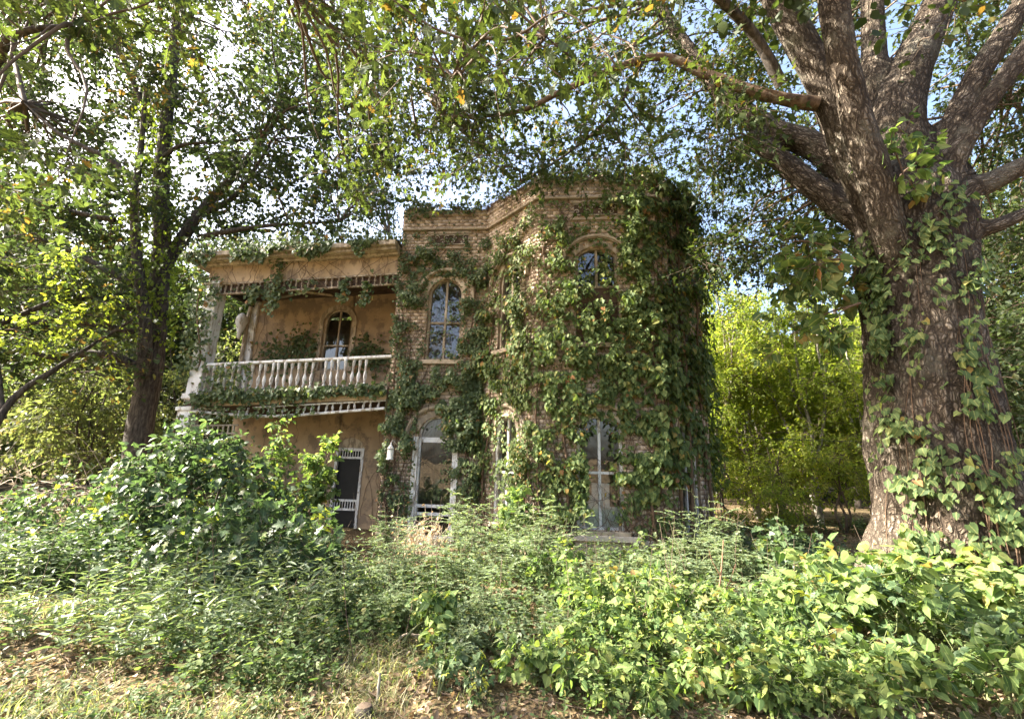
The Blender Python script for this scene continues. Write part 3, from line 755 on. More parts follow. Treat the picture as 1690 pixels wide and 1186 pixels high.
# windows
def bar(mb, F, u0, u1, z0, z1, d0, d1): rbox(mb, F, u0, u1, z0, z1, d1, d0)
def ring(mb, F, O, I, d0, d1):
    n = len(O)
    vs = [F.P(*p,d0) for p in O] + [F.P(*p,d0) for p in I] + [F.P(*p,d1) for p in O] + [F.P(*p,d1) for p in I]
    fs = []
    for i in range(n):
        j = (i+1) % n
        fs += [(i,j,n+j,n+i), (n+i,n+j,3*n+j,3*n+i), (2*n+i,2*n+j,j,i)]
    mb.add(vs, fs)
def window(F, op, kind, blinds=None, sash=None, mat='white', sill=True, hooded=True, label=None):
    uc, hw, zb, zs, rise = op
    m_ = MB(); ring(m_, F, outline(op,.002), outline(op,.065), -.06, -.20)
    w = m_.build('window', M[mat], house)
    if label: w['label'] = label
    zi0, zi1 = zb+.065, zs+rise-.05; hi = hw-.065
    if kind == 'double':
        rail = zb + (zs+rise-zb)*.46 if sash is None else sash
        m_ = MB(); bar(m_, F, uc-.028, uc+.028, zi0, zi1-.01, -.085, -.16); m_.build('mullion', M[mat], w)
        m_ = MB(); bar(m_, F, uc-hi, uc+hi, rail-.025, rail+.025, -.075, -.15); m_.build('meeting_rail', M[mat], w)
        gaps = [(-hi,-.028),(.028,hi)]
        for a, b in gaps:
            m_ = MB(); m_.add([F.P(uc+a,zi0,-.13),F.P(uc+b,zi0,-.13),F.P(uc+b,rail-.025,-.13),F.P(uc+a,rail-.025,-.13)], [(0,1,2,3)]); m_.build('pane', M['glass'], w)
            A = [(u, z) for u, z in arch(hi, zs, max(.03,rise-.04), 15) if a <= u <= b]
            top = lambda u: zs + half_arch(hi, max(.03,rise-.04), u)
            pts = [(a,rail+.025),(b,rail+.025)] + [(u, top(u)) for u in np.linspace(b,a,7)]
            m_ = MB(); m_.add([F.P(uc+u,z,-.12) for u,z in pts], [tuple(range(len(pts)))]); m_.build('pane', M['glass'], w)
    elif kind == 'fan':
        m_ = MB(); bar(m_, F, uc-hw+.002, uc+hw-.002, zs-.16, zs-.04, -.05, -.17); m_.build('transom', M[mat], w)
        A = [(u, z) for u, z in arch(hi, zs, rise-.04, 15)]
        pts = [(-hi,zs-.04),(hi,zs-.04)] + A[::-1]
        m_ = MB(); m_.add([F.P(uc+u,z,-.12) for u,z in pts], [tuple(range(len(pts)))]); m_.build('pane', M['glass'], w)
        for z in (.78,.60):
            m_ = MB(); bar(m_, F, uc-hi, uc+hi, z-.035, z+.035, -.07 if z > .7 else -.10, -.16); m_.build('sash_rail', M[mat], w)
        m_ = MB(); m_.add([F.P(uc-hi,.81,-.12),F.P(uc+hi,.81,-.12),F.P(uc+hi,zs-.16,-.12),F.P(uc-hi,zs-.16,-.12)], [(0,1,2,3)]); m_.build('pane', M['glass'], w)
        m_ = MB(); m_.add([F.P(uc-hi,zi0,-.14),F.P(uc+hi,zi0,-.14),F.P(uc+hi,.565,-.14),F.P(uc-hi,.565,-.14)], [(0,1,2,3)]); m_.build('pane', M['glass'], w)
        m_ = MB(); bar(m_, F, uc-hw-.10, uc-hw+.03, zb-.02, zs-.03, .045, -.05); bar(m_, F, uc+hw-.03, uc+hw+.10, zb-.02, zs-.03, .045, -.05); m_.build('casing', M[mat], w, bevel=.006)
    if blinds:
        for (u0,u1,z0,z1) in blinds:
            m_ = MB(); z = z0
            while z < z1:
                vs = [F.P(uc+u0,z,-.155),F.P(uc+u1,z,-.155),F.P(uc+u1,z+.022,-.170),F.P(uc+u0,z+.022,-.170)]; m_.add(vs, [(0,1,2,3)]); z += .027
            m_.build('blind', M['blind'], w, kind='stuff')
    if sill:
        m_ = MB(); rbox(m_, F, uc-hw-.12, uc+hw+.12, zb-.11, zb-.005, -.1, .11); m_.build('sill', M['lintel'], w, bevel=.01)
    if hooded: hood(F, op, .27, .16)
    return w
def half_arch(hw, rise, u):
    Rr = (hw*hw+rise*rise)/(2*rise); return math.sqrt(max(0, Rr*Rr-u*u)) - (Rr-rise)
window(F1, W1, 'fan', label='tall ground floor window with a fanlight and raised sash')
window(F1, W2, 'double', mat='cream')
window(F2, D1, 'double', [(-.30,.02,.6,1.55)])
window(F2, D2, 'double', mat='cream')
window(F3, B1, 'double', [(-.42,-.16,.62,1.2),(-.16,.20,.62,1.45),(.2,.4,.62,.98)], sash=1.66)
wb = window(F3, B2, 'double', sash=5.74, mat='cream', label='upper bay window with its lower half boarded over')
m_ = MB(); z = 4.42
while z < 5.70:
    m_ = MB(); rbox(m_, F3, 1.36-.455+rb.normal(0,.006), 1.36+.455, z, z+.175, -.055, -.022+rb.normal(0,.006)); m_.build('board', M['darkwood'], wb); z += .183
window(F4, E1, 'double'); window(F4, E2, 'double')
m_ = MB(); rbox(m_, F3, .05, 2.62, -.42, .40, -.01, .05); m_.build('plinth', M['stone'], house, bevel=.01)
m_ = MB(); rbox(m_, F3, .60, 2.12, .36, .47, .05, .16); m_.build('apron_ledge', M['stone'], house, bevel=.01)

# ------------------------------------------------------------------ the two-storey porch on the house's left
def sag(v):
    x, y, z = v
    return (x, y, z + .055*(min(x, XL)-XL) - .05*max(0, 1-abs(x+6.3)/2.2)*(1 if 2.6 < z < 3.3 else 0)*(1 if y < .3 else 0))
mb = MB(); wall_mesh(mb, FP, ZB, 7.1, [DOOR, BW], 0.0, .2)
mb.add([(-8.5,YB,ZB),(-8.5,5.2,ZB),(-8.5,5.2,7.1),(-8.5,YB,7.1)], [(0,1,2,3)]); mb.add([(-8.5,5.2,ZB),(XL,5.2,ZB),(XL,5.2,7.1),(-8.5,5.2,7.1)], [(3,2,1,0)]); mb.add([(-8.5,YB+.02,3.5),(XL,YB+.02,3.5),(XL,5.2,3.5),(-8.5,5.2,3.5)], [(0,1,2,3)])
pwall = mb.build('porch_wall', M['plaster'], house)
def porch(name, mb, mat, parent=house, bevel=0.0, kind=None): return mb.build(name, M[mat], parent, sag, bevel=bevel, kind=kind)
PX0, PX1 = -8.42, XL
for zz in (3.40,):
    for k in range(14):                       # floor boards run out towards the front edge
        x0 = PX0+.02 + k*(PX1-PX0-.04)/14
        m_ = MB(); m_.box(x0+.004, x0+(PX1-PX0-.04)/14-.004, -.13+rb.uniform(-.03,.03), YB-.01, zz+.02, zz+.06); porch('floor_board', m_, 'grime')
m_ = MB(); m_.box(PX0, PX1, .0, YB-.012, 3.28, 3.40); porch('porch_floor', m_, 'darkwood')
m_ = MB(); m_.box(PX0, PX1, -.10, -.005, 3.42, 3.60); porch('edge_board', m_, 'cream', bevel=.008)
m_ = MB(); m_.box(PX0+.3, PX1, -.06, -.002, 3.285, 3.418); porch('fascia_board', m_, 'fascia')
for k in range(12):                           # ceiling boards
    y0 = .05 + k*.158
    m_ = MB(); m_.box(PX0, PX1, y0, y0+.152, 6.93+rb.normal(0,.006), 6.96); porch('ceiling_board', m_, 'darkwood')
m_ = MB(); m_.box(PX0-.05, PX1, -.02, .10, 6.70, 7.16); porch('fascia_board', m_, 'fascia')
m_ = MB()
for (o, z0, z1) in ((.18,7.16,7.22),(.36,7.222,7.30),(.46,7.302,7.44)):
    m_.box(PX0-.1-o, PX1-.02, -o, .5, z0, z1)
porch('cornice', m_, 'cream', bevel=.012)
m_ = MB(); m_.box(PX0-.35, PX1, -.30, 5.25, 7.45, 7.52); m_.box(PX0-.05, PX0+.05, .11, YB, 6.7, 7.15); porch('porch_roof', m_, 'roof')
# low chimney stub on the porch roof
m_ = MB(); m_.box(-7.35,-6.3,1.0,1.9,7.5,8.02); m_.box(-7.43,-6.22,.92,1.98,8.022,8.10); m_.box(-7.30,-6.35,1.05,1.85,8.102,8.2); m_.build('chimney', M['grime'], house)

def baluster_row(name_parent, xs, z0, z1, prof, mat, nm, y=.02, drop=None, lean=0.0):
    h = z1-z0; vs_m = MB(); vs_m.lathe([(r, t*h) for r, t in prof], n=8)
    me = bpy.data.meshes.new(nm); me.from_pydata(vs_m.v, [], vs_m.f); me.update(); me.polygons.foreach_set('use_smooth', np.ones(len(me.polygons), bool)); me.materials.append(M[mat])
    for i, x in enumerate(xs):
        if drop and i in drop: continue
        o = bpy.data.objects.new(nm, me); COL.objects.link(o); o.parent = name_parent
        sx = sag((x, y, z0)); o.location = sx; o.rotation_euler = (rb.normal(0,.035), rb.normal(0,.045)+lean, rb.uniform(0,3))
VASE = [(.036,0),(.036,.10),(.022,.12),(.020,.15),(.036,.24),(.048,.34),(.044,.42),(.026,.52),(.022,.55),(.030,.57),(.024,.60),(.030,.75),(.040,.88),(.044,.92),(.044,1.0)]
SPIN = [(.026,0),(.026,.2),(.016,.24),(.028,.38),(.034,.5),(.028,.62),(.016,.76),(.026,.8),(.026,1.0)]
# balustrade
m_ = MB(); m_.box(PX0+.25, PX1+.02, -.05, .09, 4.36, 4.43); bal = porch('balustrade', m_, 'white', bevel=.012)
bal['label'] = 'white balcony railing with vase shaped balusters'
m_ = MB(); m_.box(PX0+.25, PX1, -.03, .07, 3.60, 3.66); porch('bottom_rail', m_, 'grime', bal)
baluster_row(bal, list(np.arange(-8.02, -3.62, .178)), 3.66, 4.37, VASE, 'white', 'baluster', drop={17})
# upper spindle frieze
m_ = MB(); m_.box(PX0+.2, PX1, -.015, .055, 6.655, 6.695); sf = porch('spindle_frieze', m_, 'cream')
m_ = MB(); m_.box(PX0+.2, PX1, -.015, .055, 6.36, 6.40); porch('bottom_rail', m_, 'cream', sf)
m_ = MB(); m_.box(PX0+.2, PX1, .07, .10, 6.40, 6.70); porch('backing_board', m_, 'darkwood', sf)
baluster_row(sf, list(np.arange(-7.95, -3.2, .168)), 6.40, 6.66, SPIN, 'cream', 'spindle', drop={9,15,16})
# lower spindle frieze, broken and sagging
m_ = MB(); m_.bar((PX0+.35,.02,3.27),(-7.3,.02,3.20),.05,.035); m_.bar((-6.6,.02,3.26),(PX1,.02,3.265),.05,.035); lf = porch('spindle_frieze', m_, 'white')
lf['label'] = 'broken lower spindle frieze with a bowed bottom rail'
m_ = MB(); pts = [(PX0+.05+t*(PX1-PX0-.1), -.03, float(np.interp(t,[0,.2,.4,.6,.8,1],[3.20,3.10,3.02,3.00,3.02,3.06]))) for t in np.linspace(0,1,14)]
m_.tube(pts, .036, 6); m_.build('bowed_rail', M['white'], lf, sag)
baluster_row(lf, list(np.arange(-8.1, -3.2, .19)), 3.01, 3.27, SPIN, 'white', 'spindle', drop={4,5,8,9,13}, lean=.16)
m_ = MB(); m_.box(PX0+.16, PX0+.20, -.02, .04, 2.42, 2.92); m_.box(PX0+.2, PX0+1.5, -.01, .03, 2.56, 2.60)
for k in range(9): m_.box(PX0+.26+k*.14, PX0+.30+k*.14, -.005, .025, 2.60, 2.80)
m_.box(PX0+.2, PX0+1.5, -.01, .03, 2.80, 2.84); porch('corner_bracket', m_, 'grime')
# columns
def column(x, y, z0, z1, w, nm='column', mat='white'):
    m_ = MB(); m_.box(x-w/2, x+w/2, y-w/2, y+w/2, z0+.14, z1-.1)
    m_.box(x-w/2-.05, x+w/2+.05, y-w/2-.05, y+w/2+.05, z0, z0+.14); m_.box(x-w/2-.04, x+w/2+.04, y-w/2-.04, y+w/2+.04, z1-.1, z1)
    return porch(nm, m_, mat, bevel=.012)
column(-8.28, .12, 3.5, 6.75, .36); column(-8.40, .12, -.4, 3.30, .36); column(-8.36, YB+.02, 3.5, 6.9, .22)
# loose boards hanging below the ceiling
m_ = MB(); m_.bar((-6.55,1.0,6.80),(-5.45,1.1,6.62),.14,.025); porch('loose_board', m_, 'fascia')
m_ = MB(); m_.bar((-7.5,1.2,6.62),(-6.4,1.3,6.86),.10,.025); porch('loose_board', m_, 'grime')
m_ = MB(); m_.bar((-5.9,.5,6.85),(-3.3,.6,6.80),.05,.12); porch('ceiling_beam', m_, 'darkwood')
# drain pipe and the white fitting at the porch corner
m_ = MB(); m_.tube([(-8.46,1.82,3.5),(-8.47,1.82,5.0),(-8.45,1.80,6.1),(-8.44,1.85,6.8)], .06, 8); m_.build('drainpipe', M['cream'], house, smooth=True)
m_ = MB(); m_.lathe([(.03,-.52),(.06,-.45),(.075,-.3),(.13,-.12),(.17,.04),(.15,.17),(.09,.26),(.03,.3)], (-8.52,1.62,5.82), 12); m_.build('globe_fitting', M['white'], house, smooth=True)
# window and door in the porch wall
window(FP, BW, 'double', sash=5.22, mat='cream', hooded=False, sill=False, label='round topped porch window with its lower sash pushed up')
A = [(BW[0]+a, z) for a, z in arch(BW[1]+.07, BW[3], BW[4]+.06, 18)]
m_ = MB(); ribbon(m_, FP, [(BW[0]-BW[1]-.07, BW[2])]+A+[(BW[0]+BW[1]+.07, BW[2])], .14, -.02, .05); m_.build('arch_surround', M['cream'], house)
uc, hw = DOOR[0], DOOR[1]
m_ = MB(); bar(m_, FP, uc-hw, uc-hw+.075, -.32, 2.14, .02, -.12); bar(m_, FP, uc+hw-.075, uc+hw, -.32, 2.14, .02, -.12); bar(m_, FP, uc-hw+.075, uc+hw-.075, 2.06, 2.14, .02, -.12)
door = m_.build('door', M['white'], house); door['label'] = 'white framed screen door with spindle bars across'
m_ = MB(); pts = [(uc-hw, 2.142),(uc+hw, 2.142)] + [(uc+a, z) for a, z in arch(hw, 2.145, .29, 15)][::-1]
m_.add([FP.P(u,z,-.03) for u,z in pts], [tuple(range(len(pts)))]); m_.build('arched_tympanum', M['cream'], door)
for z0, z1, nm in ((1.84,1.90,'cross_rail'),(.66,.72,'cross_rail'),(.42,.48,'cross_rail'),(-.32,-.16,'kick_board')):
    m_ = MB(); bar(m_, FP, uc-hw+.075, uc+hw-.075, z0, z1, -.02, -.06); m_.build(nm, M['white'], door)
for zz in ((1.90,2.06),(.48,.66)):
    for k in range(9):
        u = uc-hw+.075+(k+.5)*(2*hw-.15)/9
        m_ = MB(); bar(m_, FP, u-.010, u+.010, zz[0], zz[1], -.03, -.05); m_.build('spindle', M['white'], door)
m_ = MB(); m_.add([FP.P(uc-hw+.07,-.2,-.07),FP.P(uc+hw-.07,-.2,-.07),FP.P(uc+hw-.07,2.1,-.07),FP.P(uc-hw+.07,2.1,-.07)], [(0,1,2,3)]); m_.build('screen', M['screen'], door)
m_ = MB(); m_.lathe([(.0,0),(.02,.01),(.022,.03),(.0,.04)], (*FP.P(uc+hw-.05,.9,.03)[:2],.9), 8); m_.build('handle', M['iron'], door)
# steps of the lower porch
m_ = MB(); m_.box(PX0, PX1, -.2, YB-.01, -.45, -.34); m_.build('porch_step', M['stone'], house)

# white wall lantern beside the tall window
lan = thing('wall_lantern', 'small white metal lantern hung on the ivy covered wall beside the tall window', 'lantern', tuple(HR @ np.array([-2.74,-.46,1.82]) + HT), HYAW)
m_ = MB(); m_.lathe([(.085,0),(.085,.02)], (0,0,0), 8); m_.lathe([(.07,.24),(.085,.25),(.03,.32),(.012,.34),(.02,.36),(.006,.39)], (0,0,0), 8); m_.build('lantern_cap', M['white'], lan)
for k in range(6):
    a = k*math.pi/3; m_ = MB(); m_.tube([(.066*math.cos(a),.066*math.sin(a),.02),(.075*math.cos(a),.075*math.sin(a),.13),(.066*math.cos(a),.066*math.sin(a),.245)], .006, 5); m_.build('bar', M['white'], lan)
m_ = MB(); m_.lathe([(.05,.02),(.055,.12),(.045,.24)], (0,0,0), 8); m_.build('glass_chimney', M['blind'], lan)
m_ = MB(); m_.tube([(0,0,.38),(0,.06,.44),(0,.25,.42),(0,.455,.34)], .010, 5); m_.build('bracket', M['white'], lan)

# ------------------------------------------------------------------ climbers on the house
FACES = [F1, F2, F3, F4]; FU = np.cumsum([0]+[f.L for f in FACES]); UT = FU[-1]
FA = np.array([f.a for f in FACES]); FD = np.array([f.d for f in FACES]); FN = np.array([f.n for f in FACES])
def on_wall(U, z, off):
    U = np.asarray(U, float); k = np.clip(np.searchsorted(FU, U, side='right')-1, 0, 3); u = U-FU[k]
    nn = FN[k]; xy = FA[k] + FD[k]*u[:,None] + nn*np.asarray(off)[:,None]
    return np.column_stack([xy, z]), np.column_stack([nn, np.zeros(len(nn))])
OPS = [(FU[0], W1),(FU[0], W2),(FU[1], D1),(FU[1], D2),(FU[2], B1),(FU[2], B2),(FU[3], E1),(FU[3], E2)]
def blobs(U, z, L):
    d = np.zeros_like(U)
    for (a, b, ra, rb_, w) in L: d += w*np.exp(-((U-a)/ra)**2-((z-b)/rb_)**2)
    return d
def clearings(U, z, cover):
    """how bare the climbers leave each window"""
    m = np.ones_like(U)
    for i, (u0, op) in enumerate(OPS):
        c = u0+op[0]; inside = (abs(U-c) < op[1]+.02) & (z > op[2]-.1) & (z < op[3]+op[4]+.06)
        m = np.where(inside, cover[i](U-c, z), m)
    return m
COVER = [lambda u, z: np.where((u > .12) & (z > 1.1), .75, .02),
         lambda u, z: np.where((u > .10), .55, .10),
         lambda u, z: np.where(z > 1.3, .65, .12),
         lambda u, z: np.where(u > .08, .75, .03),
         lambda u, z: np.where((u < -.25) | (u > .22), .85, .03),
         lambda u, z: np.where(z > 5.75, np.where(u > .0, .75, .42), .60),
         lambda u, z: np.where(z > 1.5, .9, .15),
         lambda u, z: .6+0*u]
DENS = [(4.6,4.6,1.3,1.3,.5),(6.0,5.2,1.4,1.2,.5),(2.9,5.0,.7,1.2,.4),(.3,1.2,.45,1.4,1.0),(2.1,2.6,.5,1.8,.7),(1.3,5.4,1.2,.9,.35),(1.0,3.6,1.0,.6,.5),(.25,3.2,.55,3.3,1.0),(.1,6.2,.5,.9,.5),(1.9,3.4,.6,1.6,.9),(1.3,3.6,.8,.6,.6),(1.5,6.95,.7,.4,.5),(.9,7.3,.5,.3,.4),(2.2,6.5,.4,1.2,.4),(1.9,1.5,.3,1.0,.9),
        (3.2,3.6,1.1,1.5,1.1),(3.4,5.6,.5,.9,.9),(2.7,2.0,.5,1.0,.6),(4.0,1.5,.5,1.0,.9),
        (5.0,3.2,.75,1.9,1.25),(5.2,1.5,.5,1.1,1.1),(5.6,3.6,1.0,.7,1.1),(6.6,3.0,.65,2.2,1.2),(4.9,5.7,.7,.8,.45),(5.6,4.6,1.0,.5,.9),(6.6,5.6,.5,1.4,.8),
        (4.0,6.6,1.3,1.2,.34),(5.6,6.9,1.7,1.0,.34),(1.2,6.9,1.0,.9,.35),(3.1,7.3,.9,.9,.38),(5.7,2.2,1.2,1.6,.4),(7.9,4.4,1.1,3.0,1.0),(7.6,7.6,1.0,.9,.8),(6.5,7.6,.7,.7,.40),(4.6,7.2,.9,.7,.28),(5.6,8.5,1.6,.16,.5),(7.6,8.5,1.0,.25,.8)]
def density(U, z):
    d = blobs(U, z, DENS)
    n = vnoise(np.column_stack([U*1.7, z*1.7, 0*z]), 21); n2 = vnoise(np.column_stack([U*5, z*5, 0*z+3]), 22)
    d = d*(.25+1.2*n) * np.clip((n2-.20)*2.4, .06, 1.2)
    d *= np.clip((z-.2)/.6, 0, 1)
    d = np.where((U > FU[2]+.55) & (U < FU[2]+2.15) & (z < .55), d*.15, d)
    d = np.where((U > FU[3]+1.15) & (z < 1.45), d*.06, d)
    d = np.where((abs(U-.35) < .16) & (z > 1.66) & (z < 2.4), d*.02, d)
    return np.clip(d, 0, 1)

def wall_climber(name, label, cat, nleaf, zones, tm, mat, lsize, big, seed, nstem, thick):
    global rng
    r = np.random.default_rng(seed)
    t = thing(name, label, cat, HLOC, HYAW, None)
    # leaves
    U = r.uniform(zones[0], zones[1], nleaf*6); z = r.uniform(.1, 8.75, nleaf*6)
    d = density(U, z); c = clearings(U, z, COVER); keep = r.random(len(U)) < d*c
    U, z, d = U[keep][:nleaf], z[keep][:nleaf], d[keep][:nleaf]
    n = len(U); off = .02 + r.random(n)**1.5*(.07+.36*np.clip(d,0,1)**1.5*vnoise(np.column_stack([U*1.9, z*1.9, 0*z+2]), 25)*1.5)
    pos, nor = on_wall(U, z, off)
    side = np.column_stack([-nor[:,1], nor[:,0], np.zeros(n)])
    ax = np.array([0,0,-1.0]) + side*r.normal(0,.75,n)[:,None] + nor*r.uniform(.1,.7,n)[:,None]
    no = nor + np.array([0,0,.65]) + r.normal(0,.55,(n,3))
    sz = lsize*r.uniform(.38,1.25,n)*(.75+.4*d)*np.interp(U, [0,FU[1],FU[2],FU[3],UT], [1,1,.85,1.2,1.25])
    leaves(t, tm, mat, pos, ax, no, sz, r.random(n), big, 'leaves', (HR, HT))
    # old stems: fans of fine runners climbing the brick
    tb = TB()
    for k in range(nstem):
        u0 = r.uniform(zones[0]+.05, zones[1]-.05); z0 = r.choice([0, r.uniform(.5,6.5)], p=[.3,.7])
        a = r.normal(0,.35); N = int(r.integers(22,62)); us=[u0]; zs=[z0]; st = .11
        for i in range(N):
            a += r.normal(0,.20); a *= .95
            us.append(us[-1]+st*math.sin(a)); zs.append(zs[-1]+st*math.cos(a))
        us = np.array(us); zs = np.array(zs); ok = (us > zones[0]) & (us < zones[1]) & (zs < 8.6)
        us, zs = us[ok], zs[ok]
        inwin = np.zeros(len(us), bool)
        for (w0, op) in OPS: inwin |= (abs(us-w0-op[0]) < op[1]) & (zs > op[2]) & (zs < op[3]+op[4])
        if inwin.any(): cut = np.argmax(inwin); us, zs = us[:cut], zs[:cut]
        if len(us) < 5: continue
        r0 = r.uniform(.003,.009)*(1.5 if z0 == 0 else 1)
        P_, _ = on_wall(us, zs, np.full(len(us), r.choice([.030,.036,.125], p=[.45,.3,.25]))+np.where(zs > 7.9, .08, 0)); tb.tube(P_, np.linspace(r0, .003, len(us)), 3)
        # side runners
        for q in range(int(r.integers(1,4))):
            i = int(r.integers(2, len(us)-1)); b = r.choice([-1,1])*r.uniform(.4,1.1); su=[us[i]]; sz_=[zs[i]]
            for s_ in range(int(r.integers(6,20))):
                b += r.normal(0,.2); b *= .97; su.append(su[-1]+.09*math.sin(b)); sz_.append(sz_[-1]+.09*math.cos(b))
            su = np.clip(np.array(su), zones[0], zones[1]); sz_ = np.minimum(np.array(sz_), 8.55); P_, _ = on_wall(su, sz_, np.full(len(su), .026)+np.where(sz_ > 7.9, .08, 0))
            tb.tube(P_, np.linspace(r0*.7,.002,len(su)), 3)
    tb.build('runners', M['vine'], t, 'stuff')
    for (u0, z1, r0) in thick:
        zz = np.linspace(-.1, z1, 30); uu = u0 + .18*(vnoise(np.column_stack([zz*.7, zz*0+u0*9, zz*0]), 5)-.5)*2
        uu = np.clip(uu, 0.01, UT-.01); P_, _ = on_wall(uu, zz, np.full(30, .05+r0)); tb = TB(); tb.tube(P_, np.linspace(r0, r0*.4, 30), 6); tb.build('stem', M['vine'], t)
    return t
wall_climber('climbing_vine', 'small leaved creeper over the flat wall between the porch and the bay', 'climber', 15000, (0.0, FU[1]+.15), T_HEART, M['smallivy'], .074, 300, 31, 230, [(.25,5.5,.03),(.45,4.5,.02),(2.05,6.5,.028)])
wall_climber('climbing_vine', 'broad leaved climber hanging thickly over the front of the half octagon bay', 'climber', 19000, (FU[1]+.15, FU[3]+.05), T_OVATE, M['ivyleaf'], .100, 300, 32, 380, [(2.75,7.0,.03),(4.45,7.5,.028),(4.95,3.4,.04),(6.75,6.0,.035)])
wall_climber('climbing_vine', 'dark climber cloaking the shaded right side of the bay', 'climber', 5200, (FU[3]-.05, UT-.01), T_OVATE, M['ivyleaf'], .115, 200, 33, 90, [(7.35,8.0,.04),(7.75,8.2,.05),(8.5,8.2,.04)])
# the fringe beyond the right-hand corner, on the side wall
t = bpy.data.objects['climbing_vine.002']
r = np.random.default_rng(34); n = 2600
yy = r.random(n)**1.8*2.2; zz = r.uniform(1.4,8.7,n); off = .03+r.random(n)**1.3*(.12+.22*vnoise(np.column_stack([yy*0, zz*1.3, zz*0]), 7))
pos = np.column_stack([XR+off, yy, zz]); nor = np.tile([1.0,-.3,.3],(n,1))
leaves(t, T_OVATE, M['ivyleaf'], pos, np.array([.35,-.1,-1.0])+r.normal(0,.4,(n,3)), nor+r.normal(0,.35,(n,3)), .15*r.uniform(.5,1.2,n), r.random(n)*.8)

# growth trailing over the parapet
t = bpy.data.objects['climbing_vine.001']; r = np.random.default_rng(36); n = 2600
U = r.uniform(.05, UT-.05, n); k = vnoise(np.column_stack([U*1.6, 0*U, 0*U]), 31); ok = r.random(n) < np.clip((k-.25)*1.6, .08, 1); U, k = U[ok], k[ok]; n = len(U)
pos, nor = on_wall(U, 8.66-r.random(n)**1.2*.55*k+r.random(n)**3*.16, .10+r.random(n)*.13)
leaves(t, T_HEART, M['smallivy'], pos, np.array([0,0,-1.0])+r.normal(0,.6,(n,3))+nor*.3, nor+np.array([0,0,.8])+r.normal(0,.5,(n,3)), .085*r.uniform(.5,1.2,n), r.random(n))
tb = TB()
for q in range(120):
    u0 = r.uniform(.1, UT-.6); m = int(r.integers(6,14)); us = u0+np.cumsum(r.normal(.06,.05,m)); us = np.clip(us,.02,UT-.02); zs = 8.62+np.cumsum(r.normal(-.015,.035,m)); P_, _ = on_wall(us, np.minimum(zs,8.74), np.full(m,.12)); tb.tube(P_, np.linspace(.008,.003,m), 3)
tb.build('parapet_runners', M['vine'], t, 'stuff')
# creeper on the porch: roof edge, columns, railing, friezes, hanging strands
t = thing('climbing_vine', 'creeper wreathing the porch columns, railing and roof edge', 'climber', HLOC, HYAW)
r = np.random.default_rng(35); Pp=[]; Aa=[]; Nn=[]; tb = TB()
def sagv(x): return .055*(np.minimum(x, XL)-XL)
def put(n, x, y, z, zs=.0, fwd=.05):
    Pp.append(np.column_stack([x, y-np.abs(r.normal(0,fwd,n)), z+sagv(x)])); Aa.append(np.array([0,-.25,-1.0])+r.normal(0,.45,(n,3))); Nn.append(np.array([0,-1.0,.6])+r.normal(0,.4,(n,3)))
def noise1(x, f, s): return vnoise(np.column_stack([x*f, 0*x, 0*x]), s)
n = 4200; x = r.uniform(-9.0,XL,n); k = noise1(x,1.4,2); x = x[r.random(n) < .35+.9*k]; n = len(x)
put(n, x, r.uniform(-.5,1.2,n), 7.48+r.random(n)**1.5*(.1+.42*noise1(x,1.1,3)))
n = 2300; x = r.uniform(-9.0,XL,n); k = noise1(x,2.2,4); x = x[r.random(n) < np.clip((k-.35)*2.2,0,1)]; n = len(x)
put(n, x, np.full(n,-.48), 7.45-r.random(n)*.5*noise1(x,3,5))
n = 620; x = r.uniform(-8.3,XL,n); k = noise1(x,1.3,6); x = x[r.random(n) < np.clip((k-.22)*1.8,0.05,1)]; n = len(x)
put(n, x, np.full(n,-.06), r.normal(6.42,.12,n))
n = 1150; x = r.uniform(-8.2,XL,n); put(n, x, np.full(n,-.12), 3.54+r.normal(0,.085,n), fwd=.08)
n = 170; x = r.uniform(-8.1,-6.7,n); put(n, x, np.full(n,-.06), r.uniform(3.6,4.4,n), fwd=.06)
n = 620; x = r.uniform(-8.0,-4.9,n); k = noise1(x,1.2,8); x = x[r.random(n) < k*1.2]; n = len(x); put(n, x, np.full(n,-.10), r.uniform(2.95,3.55,n))
for xc, z0, z1, nn, w in ((-8.28,4.3,6.9,330,.26),(-8.62,4.0,6.9,300,.16),(-8.45,-.2,3.1,300,.3)):
    x = xc + r.normal(0,w*.7,nn); put(nn, x, np.full(nn,-.06), r.uniform(z0,z1,nn), fwd=.1)
for xs, zt, zb in ((-6.42,7.3,5.6),(-6.35,7.3,5.9),(-7.0,6.5,6.0),(-4.5,6.6,5.9),(-3.9,6.5,5.8)):
    n = 130; zz = r.uniform(zb,zt,n); put(n, xs+r.normal(0,.07,n), np.full(n,-.12), zz); tb.tube([(xs,-.1,zt+sagv(xs)),(xs+.03,-.14,(zt+zb)/2+sagv(xs)),(xs-.02,-.12,zb+sagv(xs))], .008, 4)
# on the porch wall
for (xc, zc, rx, rz_, n) in ((-7.2,4.9,.75,.55,420),(-6.75,5.3,.3,.45,140),(-6.25,5.0,.25,.6,130),(-4.75,4.9,.5,.45,330),(-4.2,4.8,.4,.5,160),(-4.6,5.5,.12,.08,14),(-7.9,1.2,.5,1.2,160),(-6.6,.8,.9,1.0,200)):
    x = xc+r.normal(0,rx*.55,n); z = zc+r.normal(0,rz_*.55,n); ok = (abs(x+5.6) > .5) & (x < XL-.05) & (x > -8.45); x, z = x[ok], z[ok]; n = len(x)
    Pp.append(np.column_stack([x, YB-.04-r.random(n)*.12, z])); Aa.append(np.array([0,-.25,-1.0])+r.normal(0,.45,(n,3))); Nn.append(np.array([0,-1.0,.6])+r.normal(0,.4,(n,3)))
pos = np.concatenate(Pp); ax = np.concatenate(Aa); no = np.concatenate(Nn); n = len(pos)
